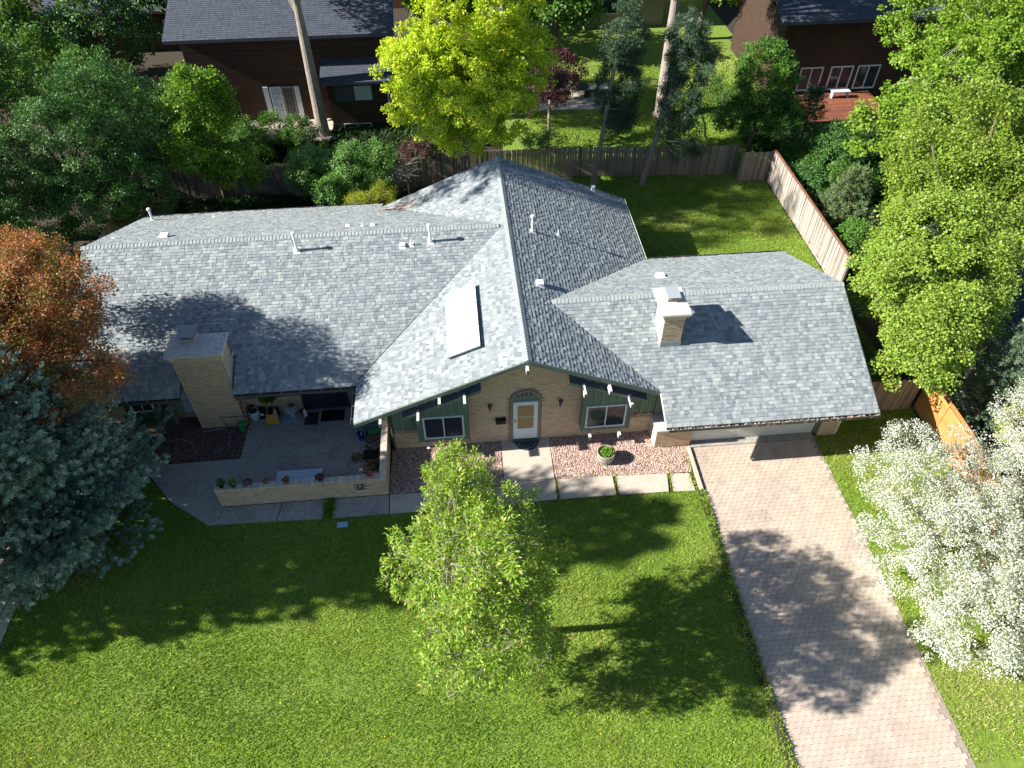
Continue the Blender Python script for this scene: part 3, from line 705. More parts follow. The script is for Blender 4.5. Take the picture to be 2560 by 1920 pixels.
# wall lamps and mailbox belong to the wall they are screwed to
for x in (-1.30, 1.27):
    l_ = MB(); l_.lathe((x,-.13,2.07), [(.03,0),(.07,.03),(.085,.17),(.04,.21),(.012,.25)], 8); lo = l_.build('wall_lamp', 'metal_dark', house)
    a = MB(); a.tube([(x,-.13,2.07),(x,-.13,1.90),(x,-.02,1.86)], .012, 5); a.box(x-.03,x+.03,-.03,-.01,1.82,1.95); a.build('bracket', 'metal_dark', lo)
mb = MB(); mb.prism([(-1.11,-.02,1.16),(-1.11,-.14,1.16),(-1.11,-.15,1.34),(-1.11,-.02,1.42)], (.38,0,0)); mbx = mb.build('mailbox', 'black', house)
mb = MB(); [mb.tube([(x,-.06,1.37),(x,-.06,1.47),(x,-.02,1.48)], .010, 5) for x in (-1.06,-.79)]; mb.build('scroll', 'black', mbx)

# garage front
gd = part_box('garage_door', 'white', house, 6.15, 11.03, -.66, -.63, .04, 2.16)
for r_ in range(4):
    z = .05+r_*.53
    part_box('door_section', 'white', gd, 6.155, 11.025, -.678, -.661, z, z+.52)
    mb = MB()
    for c in range(8):
        x = 6.23+c*.60
        mb.box(x, x+.50, -.684, -.6785, z+.08, z+.44, .5)
    mb.build('raised_panel', 'white', gd)
part_box('door_trim', 'green', house, 11.04, 11.17, -.72, -.625, 0, 2.2); part_box('door_trim', 'green', house, 6.02, 6.14, -.72, -.625, 0, 2.2)
gp = part_box('brick_pier', 'mortar', house, 11.175, 11.85, -.82, -.62, 0, 2.2)
lay(brick_face((11.175,-.82,0), (1,0,0), (0,-1,0), [[(0,0),(.675,0),(.675,2.15),(0,2.15)]]), gp)
part_box('corner_board', 'white', house, 11.852, 11.93, -.83, -.74, 0, 2.2)
# low brick block beside the garage
blk = part_box('garden_wall', 'mortar', house, 4.81, 6.18, -.86, -.05, 0, .94)
lay(brick_face((4.81,-.86,0), (1,0,0), (0,-1,0), [[(0,0),(1.37,0),(1.37,.93),(0,.93)]]), blk)
lay(brick_face((4.81,-.05,0), (0,-1,0), (-1,0,0), [[(0,0),(.81,0),(.81,.93),(0,.93)]]), blk, 'chimwhite')  # sunlit left face: its brightness is put into whiter bricks
part_box('coping', 'chimwhite', house, 4.77, 6.22, -.90, -.04, .945, 1.02)
part_box('wall', 'green', house, 5.30, 6.02, -.66, -.621, 1.03, 2.25)

# left wing front
lw = part_box('wall', 'mortar', house, -10.72, -8.6, 2.33, 2.359, 0, .86)
lay(brick_face((-10.72,2.33,0), (1,0,0), (0,-1,0), [[(0,0),(2.12,0),(2.12,.86),(0,.86)]]), lw)
part_box('ledge', 'brickcap', house, -10.72, -8.6, 2.27, 2.359, .861, .90)
lw2 = part_box('wall', 'mortar_dark', house, -16.3, -15.0, 1.88, 1.899, 0, 2.1)
lay(brick_face((-16.3,1.88,0), (1,0,0), (0,-1,0), [[(0,0),(1.3,0),(1.3,2.05),(0,2.05)]]), lw2)
gw = part_box('board_siding', 'green_dark', house, -14.99, -13.42, 1.87, 1.899, 0, 2.1)
for i in range(6): part_box('batten', 'green_dark', gw, -14.93+i*.27, -14.89+i*.27, 1.852, 1.869, 0, 2.1)
win = MB()
for q in ((-14.74,-13.88,1.56,1.62),(-14.74,-13.88,1.05,1.11),(-14.74,-14.67,1.11,1.56),(-13.95,-13.88,1.11,1.56)): win.box(q[0],q[1],1.82,1.87,q[2],q[3],.5)
win.box(-14.325,-14.295,1.83,1.87,1.11,1.56,.5); wo = win.build('window', 'frame_white', house)
part_box('pane', 'glass', wo, -14.67, -14.325, 1.84, 1.866, 1.11, 1.56); part_box('pane', 'glass', wo, -14.295, -13.95, 1.84, 1.866, 1.11, 1.56)
rd = part_box('side_door', 'taupe', house, -13.2, -12.5, 2.34, 2.359, .12, 2.0)
part_box('door_panel', 'mint_pale', rd, -13.1, -12.58, 2.33, 2.339, .35, .95); part_box('door_panel', 'mint_pale', rd, -13.1, -12.58, 2.33, 2.339, 1.02, 1.6)
sl_ = MB()
for q in ((-8.56,-6.78,2.02,2.08),(-8.56,-6.78,.06,.12),(-8.56,-8.49,.12,2.02),(-6.85,-6.78,.12,2.02),(-7.70,-7.63,.12,2.02)): sl_.box(q[0],q[1],2.30,2.358,q[2],q[3],.5)
slo = sl_.build('sliding_door', 'metal_dark', house)
part_box('pane', 'glass', slo, -8.49, -7.70, 2.33, 2.356, .12, 2.02); part_box('pane', 'glass', slo, -7.63, -6.85, 2.33, 2.356, .12, 2.02)
part_box('door_sill', 'metal_grey', house, -8.6, -6.75, 2.22, 2.30, .04, .065)

# chimneys ----------------------------------------------------------
def chimney_faces(x0, x1, y0, y1, z0, z1, flare, parent, m='brick', zf=None, nf=4, left_m=None):
    lay(brick_face((x0,y0,0), (1,0,0), (0,-1,0), [[(0,z0),(x1-x0,z0),(x1-x0,z1),(0,z1)]]), parent, m)
    lay(brick_face((x1,y0,0), (0,1,0), (1,0,0), [[(0,z0),(y1-y0,z0),(y1-y0,z1),(0,z1)]]), parent, m)
    lay(brick_face((x0,y1,0), (0,-1,0), (-1,0,0), [[(0,z0),(y1-y0,z0),(y1-y0,z1),(0,z1)]]), parent, left_m or m)
    mb = MB()
    for k in range(nf):
        e = flare*(k+1)/nf; z = z1+k*.067
        n = int((x1-x0+2*e)/.213)
        for yy in (y0-e, y1+e-.1):
            for i in range(n+1):
                a = x0-e+i*.213-(.1 if k % 2 else 0); b = min(a+.203, x1+e); a = max(a, x0-e)
                if b-a > .02: mb.box(a, b, yy, yy+.1, z+.004, z+.063)
        n = int((y1-y0+2*e-.2)/.213)
        for xx in (x0-e, x1+e-.1):
            for i in range(n+1):
                a = y0-e+.104+i*.213; b = min(a+.203, y1+e-.104)
                if b-a > .02: mb.box(xx, xx+.1, a, b, z+.004, z+.063)
        mb.m = 0
    tag(mb.build('corbelled_bricks', m, parent), kind='stuff')
    e = flare*.8
    part_box('flue_core', 'mortar_dark', parent, x0-.0, x1+.0, y0+.0, y1-.0, z1, z1+nf*.067)
def cap_slab(x0, x1, y0, y1, z, h, parent, m='capstone'):
    mb = MB(); n = 10; k = 5; top = []; 
    vs = [(x0,y0,z),(x1,y0,z),(x1,y1,z),(x0,y1,z),(x0+.01,y0+.01,z+h),(x1-.01,y0+.01,z+h),(x1-.01,y1-.01,z+h),(x0+.01,y1-.01,z+h),((x0+x1)/2,(y0+y1)/2,z+h+.03)]
    mb.add(vs, [(0,3,2,1),(0,1,5,4),(1,2,6,5),(2,3,7,6),(3,0,4,7),(4,5,8),(5,6,8),(6,7,8),(7,4,8)], .5); return mb.build('chimney_cap', m, parent)
ch1 = MB(); ch1.box(-12.45, -10.72, 1.73, 2.66, 0, 3.60); ch1 = ch1.build('chimney', 'mortar_dark', house)
chimney_faces(-12.45, -10.72, 1.73, 2.66, 0, 3.60, .10, ch1)
cap_slab(-12.60, -10.58, 1.60, 2.80, 3.872, .07, ch1)
mb = MB(); mb.box(-12.15,-11.62,2.30,2.72,3.95,4.12); mb.build('flue', 'brickcap', ch1)
mb = MB(); mb.box(-12.06,-11.72,2.36,2.66,4.121,4.25); mb.build('flue_opening', 'black', ch1)
mb = MB(); mb.prism([(-12.2,2.22,4.262),(-11.58,2.22,4.262),(-11.58,2.86,4.30),(-12.2,2.86,4.30)], (0,0,.03)); mb.build('flue_cover', 'metal_grey', ch1)
for i in range(3): part_box('step_flashing', 'galv', ch1, -10.712, -10.695, 1.80+i*.36, 2.16+i*.36, 2.18+i*.15+.02, 2.62+i*.15)
ch2 = MB(); ch2.box(4.98, 5.70, 1.02, 2.0, 3.3, 4.75); ch2 = ch2.build('chimney', 'mortar_dark', house)
chimney_faces(4.98, 5.70, 1.02, 2.0, 3.5, 4.76, .13, ch2, left_m='chimwhite')  # left side faces the sun, so its bricks are coloured paler as lit
cap_slab(4.83, 5.86, .87, 2.42, 5.03, .07, ch2, 'chimwhite')
mb = MB(); mb.box(5.16,5.52,1.55,1.95,5.12,5.24); mb.build('flue', 'taupe', ch2)
part_box('flue_opening', 'black', ch2, 5.20, 5.48, 1.59, 1.91, 5.241, 5.30)
mb = MB(); mb.prism([(5.13,1.5,5.33),(5.6,1.5,5.33),(5.6,2.1,5.36),(5.13,2.1,5.36)], (0,0,.025)); [mb.box(a,a+.015,1.53,1.545,5.24,5.33) for a in (5.15,5.56)]; mb.build('flue_cover', 'galv', ch2)
part_box('front_flashing', 'metal_grey', ch2, 4.965, 5.715, .985, 1.008, 3.42, 3.74)
part_box('side_flashing', 'galv', ch2, 5.71, 5.73, 1.0, 2.0, 3.5, 3.7)
# solar panels on the middle roof's left slope
for i in range(3):
    y0 = .80+i*1.17; y1 = y0+1.12
    p = [(-2.68,y0),( -1.53,y0),(-1.53,y1),(-2.68,y1)]
    mb = MB(); mb.prism([(x, y, ZM+S*x+.115) for x, y in p], (0,0,.07), .5); pn = mb.build('solar_panel', 'panel_white', house)
    mb = MB()
    for (xa, ya, xb, yb_) in ((-2.69,y0-.008,-1.52,y0),(-2.69,y1,-1.52,y1+.008),(-1.53,y0,-1.515,y1),(-2.695,y0,-2.68,y1)):
        mb.prism([(xa,ya,ZM+S*xa+.11),(xb,ya,ZM+S*xb+.11),(xb,yb_,ZM+S*xb+.11),(xa,yb_,ZM+S*xa+.11)], (0,0,.065), .5)
    mb.build('panel_frame', 'metal_grey', pn)
    mb = MB()
    for xx in (-2.5,-1.7):
        for yy in (y0+.15, y1-.2): mb.box(xx, xx+.04, yy, yy+.05, ZM+S*xx-.02, ZM+S*xx+.13, .5)
    mb.build('mount', 'metal_dark', pn)
for i in range(2):
    y_ = .80+(i+1)*1.17-.025; mb = MB(); mb.prism([(x, y, ZM+S*x+.172) for x, y in ((-2.68,y_-.022),(-1.53,y_-.022),(-1.53,y_+.022),(-2.68,y_+.022))], (0,0,.004), .5); mb.build('panel_joint', 'metal_dark', house)
# vents
def flue(x, y, z, h, r=.055, cap=.09):
    b = MB(); b.lathe((x,y,z-.06), [(r*1.9,0),(r*1.6,.16),(r*1.15,.2),(r,.22),(r,h+.0),(r*1.02,h+.02)], 14); b.lathe((x,y,z+h-.06), [(.02,0),(cap,.0),(cap*1.05,.05),(cap*.8,.085),(0,.1)], 14)
    v = b.build('vent_pipe', 'vent_white', house, smooth=False); return v
def flange(x, y, f, s_, par, m='vent_white'):
    z = f(x, y); b = MB(); b.prism([(x-s_,y-s_*1.2,f(x-s_,y-s_*1.2)+.024),(x+s_,y-s_*1.2,f(x+s_,y-s_*1.2)+.024),(x+s_,y+s_,f(x+s_,y+s_)+.02),(x-s_,y+s_,f(x-s_,y+s_)+.02)], (0,0,.008)); b.build('flashing', m, par)
for (x, y, k, h) in ((-8.45,6.85,'LF',.84),(-3.16,6.93,'LF',.80),(1.02,7.41,'MR',.76),(-16.12,12.6,'LB',.62)):
    v = flue(x, y, fn[k](x, y), h, .05 if k != 'MR' else .035, .085); flange(x, y, fn[k], .13, v)
for (x, y, k, h, r) in ((-3.92,6.83,'LF',.24,.028),(-6.0,8.65,'LB',.18,.02),(2.16,7.74,'MR',.24,.022),(-16.19,8.83,'LB',.22,.02),(-13.33,12.6,'LB',.10,.02)):
    z = fn[k](x, y); b = MB(); b.lathe((x,y,z), [(r*2,0),(r*1.5,.08),(r,.1),(r,h),(r*1.3,h+.01),(r*.6,h+.02)], 10); v = b.build('plumbing_vent', 'vent_white', house); flange(x, y, fn[k], .09, v)
def boxvent(x, y, k, a=.09, h=.09):
    f = fn[k]; z = f(x, y); b = MB(); b.box(x-a, x+a, y-a, y+a, z, z+h); b.add([(x-a-.02,y-a-.02,z+h),(x+a+.02,y-a-.02,z+h),(x+a+.02,y+a+.02,z+h),(x-a-.02,y+a+.02,z+h),(x-a,y-a,z+h+.03),(x+a,y-a,z+h+.03),(x+a,y+a,z+h+.03),(x-a,y+a,z+h+.03)],[(0,3,2,1),(4,5,6,7),(0,1,5,4),(1,2,6,5),(2,3,7,6),(3,0,4,7)]); v = b.build('box_vent', 'vent_white', house); flange(x, y, f, a+.05, v)
boxvent(-4.27,6.80,'LF',.08,.10); boxvent(-6.62,8.76,'LB',.075,.06); boxvent(-5.58,8.73,'LB',.075,.06); boxvent(-14.1,8.66,'LB',.16,.10); boxvent(.92,3.85,'MR',.12,.13); boxvent(6.0,5.2,'GB',.16,.07)
boxvent(4.55,12.7,'MR',.07,.22)
#@@TAIL
# ================================================================== LOW BRICK WALL, PATIO THINGS
gwall = empty('garden_wall', (-8.0, -2.0, 0), 'low buff brick garden wall round two sides of the shaded patio', 'garden wall')
core = MB(); core.box(-11.0, -5.13, -2.075, -1.87, 0, .93); core.box(-5.345, -5.135, -1.87, .28, 0, .93); core = core.build('wall_core', 'mortar_dark', gwall)
lay(brick_face((-11.0,-2.075,0), (1,0,0), (0,-1,0), [[(0,0.02),(5.87,0.02),(5.87,.93),(0,.93)]], lambda u, z: abs(u-4.93) < .17 and .36 < z < .74), gwall, nsingle=230)
lay(brick_face((-5.13,-2.07,0), (0,1,0), (1,0,0), [[(0,0.02),(2.3,0.02),(2.3,.93),(0,.93)]]), gwall)
rowlock(-11.01, -5.36, -2.085, -1.865, .932, .992, gwall, step=.072)
rowlock(-5.355, -5.125, -2.085, .28, .932, .992, gwall, along='y', step=.11)
n_ = MB(); n_.box(-6.21, -5.93, -2.074, -2.06, .36, .70); n_.build('light_niche', 'black', gwall)
n_ = MB(); n_.box(-6.10, -6.05, -2.09, -2.075, .60, .66); n_.box(-6.21, -5.93, -2.115, -2.077, .34, .37); n_.build('niche_lamp', 'white', gwall)
part_box('pillar', 'brick', gwall, -5.36, -5.10, .285, .50, 0, 1.35)

def lathe_thing(name, label, cat, loc, parts, group=None):
    r = empty(name, loc, label, cat, group)
    for nm, m, prof, n, dz in parts:
        b = MB(); b.lathe((loc[0], loc[1], loc[2]+dz), prof, n); b.build(nm, m, r)
    return r
def tuft(parent, name, c, r, h, n, m='leaf_shrub', size=.07, tall=False):
    """small plant: leaves springing from a point"""
    n = int(n); th = rng.uniform(0, 6.28, n); rr = rng.uniform(.15, 1, n)**.7*r; zz = rng.uniform(.15, 1, n)*h*(1-.45*(rr/r)**2)
    if tall: rr *= rng.uniform(.2, 1, n)
    P = np.c_[c[0]+rr*np.cos(th), c[1]+rr*np.sin(th), c[2]+zz]
    D = np.c_[np.cos(th)*.8, np.sin(th)*.8, rng.uniform(-.1, .9, n)]+rng.normal(0, .3, (n, 3))
    N = np.c_[np.zeros(n), np.zeros(n), np.ones(n)]+rng.normal(0, .4, (n, 3))
    return leaves(name, P, D, N, size*rng.uniform(.6, 1.3, n), size*.35*rng.uniform(.7, 1.3, n), rng.random(n), m, parent)
def leaves(name, P, D, N, L, W_, t, m, parent):
    D = D/np.linalg.norm(D, axis=1)[:, None]; N = N-(N*D).sum(1)[:, None]*D; N /= (np.linalg.norm(N, axis=1)[:, None]+1e-9)
    Sd = np.cross(D, N); L = np.asarray(L)[:, None]; W_ = np.asarray(W_)[:, None]
    V = np.stack([P-D*L*.5, P+Sd*W_-N*L*.06, P+D*L*.5-N*L*.15, P-Sd*W_-N*L*.06], 1).reshape(-1, 3)
    return numpy_mesh(name, V, np.arange(len(P)*4).reshape(-1, 4), m, np.asarray(t), parent)

pl = empty('barrel_planter', (2.88, -1.25, .02), 'half barrel planter with leafy greens standing on the sunny gravel', 'planter')
b = MB(); b.lathe((2.88,-1.25,.02), [(.25,0),(.30,.10),(.335,.26),(.34,.40),(.335,.48),(.305,.48),(.30,.40),(.30,.38)], 22); b.build('barrel', 'barrel', pl)
for z in (.10, .36):
    b = MB(); rr_ = .305+.04*(z > .2); b.lathe((2.88,-1.25,.02+z), [(rr_,0),(rr_+.004,.035)], 22); b.build('hoop', 'metal_grey', pl)
b = MB(); b.lathe((2.88,-1.25,.38), [(0,0),(.30,0.001)], 22); b.build('soil', 'soil', pl)
tuft(pl, 'plant', (2.92,-1.27,.40), .24, .26, 420, 'leaf_bright', .075)
# door mat
dm = empty('door_mat', (.06, -.15, .05), 'half round dark blue welcome mat lying before the white front door', 'mat')
mb = MB(); mb.prism([(.06+.47*math.cos(a), -.05+(-.52)*math.sin(a), .052) for a in [math.pi*k/20 for k in range(21)]], (0,0,.012)); mb.build('mat_body', 'mat_blue', dm)
for i, ch in enumerate('WELCOME'):
    a = R(212+i*19.5); x = .06+.405*math.cos(a); y = -.05+.45*math.sin(a)
    text_mesh(ch, .085, 'lettering', 'white', dm, (x-.06, y+.15, .018), (0, 0, a+math.pi/2), .002)
# utility lid in the lawn
ml = empty('meter_box', (-6.69, -3.24, 0), 'pale blue rectangular utility box lid in the shaded lawn', 'meter box')
mb = MB(); mb.box(-6.88, -6.50, -3.36, -3.13, 0, .05); mb.build('box_rim', 'metal_grey', ml); mb = MB(); mb.box(-6.865, -6.515, -3.345, -3.145, .051, .075); mb.build('lid', 'lid', ml)
sp = tag(MB(), None) if False else None
mb = MB(); mb.lathe((1.97,-.38,.03), [(.05,0),(.05,.06),(.03,.08),(0,.09)], 8); tag(mb.build('sprinkler', 'white', loc=(1.97,-.38,.03)), 'small white stone on the gravel right of the front walk', 'stone')

def flat(name, label, m, x0, x1, y0, y1, z, h=.015, cat='mat', skew=0):
    mb = MB(); mb.prism([(x0,y0+skew,z),(x1,y0,z),(x1,y1,z),(x0,y1+skew,z)], (0,0,h)); return tag(mb.build(name, m, loc=((x0+x1)/2,(y0+y1)/2,z)), label, cat)
flat('door_mat', 'large black mat before the dark sliding door', 'black', -7.90, -6.99, 1.62, 2.19, .045)
flat('door_mat', 'small dark mat left of the large black mat', 'metal_dark', -8.52, -8.0, 1.5, 2.14, .045)
flat('tray', 'black rectangular tray inside the patio wall corner', 'black', -6.13, -5.60, -.44, -.02, .05, .05, 'tray')
# bench
bn = empty('bench', (-8.3, -1.25, 0), 'long pale blue bench behind the low brick wall', 'bench')
for i in range(4): part_box('seat_board', 'bench_blue', bn, -9.12, -7.50, -1.47+i*.115, -1.365+i*.115, .42, .455)
for x in (-8.95, -7.72):
    part_box('leg', 'bench_blue', bn, x, x+.07, -1.45, -1.38, .04, .42); part_box('leg', 'bench_blue', bn, x, x+.07, -1.12, -1.05, .04, .42)
# round side table
tb = empty('side_table', (-8.93, 1.80, .04), 'round mint green side table with bent white legs', 'table')
b = MB(); b.lathe((-8.93,1.80,.04), [(.20,.60),(.26,.60),(.27,.65),(.255,.67)], 22); b.build('table_rim', 'mint', tb)
b = MB(); b.lathe((-8.93,1.80,.04), [(.0,.668),(.235,.668),(.235,.676),(0,.677)], 22); b.build('table_top', 'mint_pale', tb)
for k in range(4):
    a = k*math.pi/2+.5; c, s_ = math.cos(a), math.sin(a); b = MB()
    b.tube([(-8.93+.05*c,1.8+.05*s_,.62),(-8.93+.03*c,1.8+.03*s_,.35),(-8.93+.08*c,1.8+.08*s_,.15),(-8.93+.24*c,1.8+.24*s_,.055)], .014, 6); b.build('leg', 'frame_white', tb)
fp = empty('flower_pot', (-8.90, 1.88, .716), 'red flowered plant on the mint side table', 'potted plant')
b = MB(); b.lathe((-8.90,1.88,.716), [(.04,0),(.06,.08),(.06,.085)], 12); b.build('pot', 'terracotta', fp); tuft(fp, 'plant', (-8.90,1.88,.78), .12, .12, 60, 'leaf_purple', .06); tag(tuft(fp, 'flowers', (-8.90,1.88,.83), .06, .06, 20, 'flower_red', .05), kind='stuff')
# yellow snow shovel and broom leaning on the wall
sh = empty('snow_shovel', (-9.7, 1.75, .04), 'yellow snow shovel leaning against the patio wall', 'shovel')
mb = MB(); mb.prism([(-9.98,1.68,.06),(-9.50,1.66,.06),(-9.50,1.88,.36),(-9.98,1.90,.36)], (0,-.015,.01)); 
for i in range(5): mb.prism([(-9.93+i*.09,1.665,.07),(-9.91+i*.09,1.665,.07),(-9.91+i*.09,1.865,.35),(-9.93+i*.09,1.865,.35)], (0,-.02,.012))
mb.build('blade', 'yellow_plastic', sh)
mb = MB(); mb.tube([(-9.93,1.78,.12),(-9.90,2.0,.62),(-9.90,2.22,1.15)], .016, 6); mb.build('shaft', 'straw', sh)
br = empty('broom', (-9.6, 1.85, .04), 'straw broom standing behind the yellow shovel', 'broom')
mb = MB(); mb.prism([(-9.70,1.80,.30),(-9.50,1.80,.30),(-9.55,1.92,.56),(-9.65,1.92,.56)], (0,.05,.02)); mb.build('bristles', 'straw', br); mb = MB(); mb.tube([(-9.60,1.90,.52),(-9.62,2.2,1.2)], .013, 6); mb.build('handle', 'straw', br)
mb = MB(); mb.box(-9.95,-9.55,2.02,2.27,.04,.34); mb.box(-9.90,-9.60,2.05,2.24,.34,.40); tag(mb.build('storage_crate', 'black', loc=(-9.75,2.1,.04)), 'black crate behind the broom against the wall', 'crate')
# urn, bag, bin
ur = lathe_thing('garden_urn', 'blue and white ceramic garden pot beside the chimney', 'pot', (-10.44,2.02,.04), [('urn_body','urn',[(.13,0),(.19,.12),(.215,.26),(.20,.38),(.17,.44),(.185,.47),(.16,.47),(.15,.42)],18,0),('soil','soil',[(0,.42),(.15,.421)],18,0)])
tuft(ur, 'plant', (-10.5,2.1,.48), .16, .22, 60, 'leaf_purple', .08)
bgm = empty('soil_bag', (-10.12, 2.1, .04), 'dark bag with white print standing beside the ceramic pot', 'bag')
mb = MB(); mb.prism([(-10.27,1.98,.04),(-9.99,1.98,.04),(-10.0,2.06,.46),(-10.26,2.06,.46)], (0,.18,0)); mb.build('bag_body', 'black', bgm); mb = MB(); mb.prism([(-10.2,2.0,.22),(-10.08,2.0,.22),(-10.1,2.02,.30),(-10.2,2.02,.32)], (0,-.02,0)); mb.build('print_patch', 'pot_white', bgm)
gb = empty('trash_bin', (-10.86, 1.52, .02), 'bright green bucket shaped bin beside the brick chimney', 'bin')
b = MB(); b.lathe((-10.86,1.52,.02), [(.12,0),(.15,.30),(.155,.32),(.16,.33)], 16); b.build('bin_body', 'kelly', gb); b = MB(); b.lathe((-10.86,1.52,.35), [(.165,0),(.165,.03),(.10,.07),(0,.08)], 16); b.build('lid', 'kelly', gb)
# palm-like plant on a stand
pp = empty('potted_plant', (-9.72, 2.16, .04), 'tall spiky green plant on a thin black stand', 'potted plant')
mb = MB(); mb.tube([(-9.72,2.16,.04),(-9.72,2.16,1.0)], .014, 5); mb.build('stand', 'metal_dark', pp); b = MB(); b.lathe((-9.72,2.16,.98), [(.06,0),(.09,.12),(.09,.13)], 12); b.build('pot', 'black', pp)
tuft(pp, 'foliage', (-9.72,2.10,1.1), .34, .34, 260, 'leaf_bright', .20)
# jug and paper
wj = empty('white_jug', (-8.50, 2.0, .04), 'white plastic jug standing left of the door mat', 'jug'); b = MB(); b.lathe((-8.50,2.0,.04), [(.07,0),(.075,.02),(.075,.24),(.05,.30),(.03,.33)], 12); b.build('jug_body', 'pot_white', wj); b = MB(); b.lathe((-8.50,2.0,.372), [(.034,0),(.034,.03),(0,.031)], 10); b.build('cap', 'pot_white', wj)
flat('plastic_sheet', 'folded blue and white plastic bag on the patio', 'sheet_blue', -9.38, -8.94, 1.68, 1.93, .045, .02, 'bag', .08)
b = MB(); b.lathe((-8.62,2.12,.04), [(.09,0),(.12,.16),(.125,.18),(.10,.18)], 14); tag(b.build('flower_pot', 'pot_purple', loc=(-8.62,2.12,.04)), 'dark purple pot between table and sliding door', 'pot')
# blue bucket
bb_ = empty('bucket', (-6.24, .58, .04), 'blue bucket with wire handle beside the garden swing', 'bucket')
b = MB(); b.lathe((-6.24,.58,.04), [(.105,0),(.135,.34),(.145,.35),(.145,.365),(.128,.365),(.10,.02),(0,.02)], 18); b.build('bucket_body', 'blue_plastic', bb_)
mb = MB(); mb.tube([(-6.24+.145*math.cos(a),.58-.09*abs(math.sin(a)),.40-.02*math.sin(a)) for a in [math.pi*k/10 for k in range(11)]], .006, 5); mb.build('handle', 'galv', bb_)
# garden swing / glider under the eave
gs = empty('garden_glider', (-5.85, 1.0, .04), 'green metal garden glider under the left eave of the gable', 'glider')
for (a, b_) in (((-6.20,.62,.75),(-6.20,1.45,.75)),((-6.20,.62,.75),(-6.22,.68,.06)),((-6.20,1.45,.75),(-6.22,1.40,.06)),((-5.55,.62,.75),(-5.5,.60,.06)),((-6.20,.62,.75),(-5.55,.62,.75))):
    mb = MB(); mb.tube([a, b_], .022, 6); mb.build('frame_tube', 'swing_green', gs)
mb = MB(); mb.tube([(-6.22,.66,.42),(-6.18,.45,.06),(-5.92,.24,.06),(-5.75,.26,.06),(-5.45,.55,.06)], .018, 6); mb.build('base_tube', 'galv', gs)
mb = MB(); mb.prism([(-6.12,.66,.42),(-5.60,.66,.42),(-5.55,1.42,.42),(-6.12,1.42,.42)], (0,0,.07)); mb.build('cushion', 'cushion', gs)
mb = MB(); mb.prism([(-5.95,.52,.28),(-5.45,.60,.40),(-5.45,.60,.62),(-5.95,.52,.50)], (0,.05,0)); mb.build('end_panel', 'swing_green', gs)
mb = MB(); mb.box(-5.58,-5.52,.66,1.42,.45,.98); mb.build('back_panel', 'swing_green', gs)
tc = empty('lawn_chair', (-6.35, 1.85, .04), 'mint metal lawn chair with white seat pattern by the sliding door', 'chair')
mb = MB(); mb.prism([(-6.52,1.62,.42),(-6.20,1.62,.42),(-6.20,2.0,.40),(-6.52,2.0,.40)], (0,0,.03)); mb.build('seat', 'mint', tc)
mb = MB(); mb.prism([(-6.54,2.0,.42),(-6.18,2.0,.42),(-6.20,2.14,.92),(-6.50,2.14,.92)], (0,.02,0)); bk = mb.build('backrest', 'mint', tc)
mb = MB(); mb.prism([(-6.48,1.995,.50),(-6.24,1.995,.50),(-6.25,2.10,.84),(-6.46,2.10,.84)], (0,-.012,0)); mb.build('back_panel', 'pot_white', tc)
for x, y in ((-6.52,1.62),(-6.20,1.62),(-6.5,2.08),(-6.2,2.08)): mb = MB(); mb.tube([(x,y,.42),(x,y,.04)], .013, 5); mb.build('leg', 'mint', tc)
# potted flowers along the wall top
wp = [(-10.75,.13,.36,'leaf_green','black','slim dark pot of tall grassy stems at the left end of the wall',120,.15,None),
      (-10.35,.15,.34,'leaf_shrub','black','dark pot of leafy stems second from the left wall end',150,.12,None),
      (-9.86,.17,.16,'leaf_purple','pot_white','low pot spilling purple flowers on the wall',150,.06,'flower_purple'),
      (-9.22,.13,.15,'leaf_green','pot_white','white round pot with orange flowers on the wall',80,.06,'flower_red'),
      (-8.55,.13,.18,'leaf_green','pot_purple','purple pot with reddish plant in front of the bench',90,.07,'flower_red'),
      (-7.40,.15,.18,'leaf_purple','metal_dark','dark pot with red and purple leaves at the bench end',130,.07,'flower_red'),
      (-5.68,.14,.10,'flower_red','terracotta','terracotta bowl with pink plant near the wall corner',60,.06,None)]
for x, r_, h_, m1, m2, lb, n, szz, fl in wp:
    p_ = empty('flower_pot', (x, -1.97, .992), lb, 'flower pot', 'pots along the low brick wall')
    b = MB(); b.lathe((x,-1.97,.992), [(.05,0),(.085,.10),(.095,.13),(.08,.13),(.07,.10),(0,.10)], 14); b.build('pot', m2, p_)
    tuft(p_, 'plant', (x,-1.95,1.09), r_, h_, n, m1, szz, tall=h_ > .3)
    if fl: tag(tuft(p_, 'flowers', (x,-1.97,1.16), r_*.8, h_*.6, 40, fl, .05), kind='stuff')
for x, y, lb in ((-6.35,-.35,'red flowered plant left of the black tray'),(-5.75,-.75,'orange flowered plant right of the black tray'),(-6.9,-1.55,'low green weeds behind the brick wall near the bench')):
    p_ = empty('potted_plant', (x, y, .04), lb, 'plant'); tuft(p_, 'foliage', (x,y,.05), .22, .2, 120, 'leaf_green', .07)
    if 'weeds' not in lb: tuft(p_, 'flowers', (x,y,.16), .15, .12, 18, 'flower_red', .06)['kind'] = 'stuff'
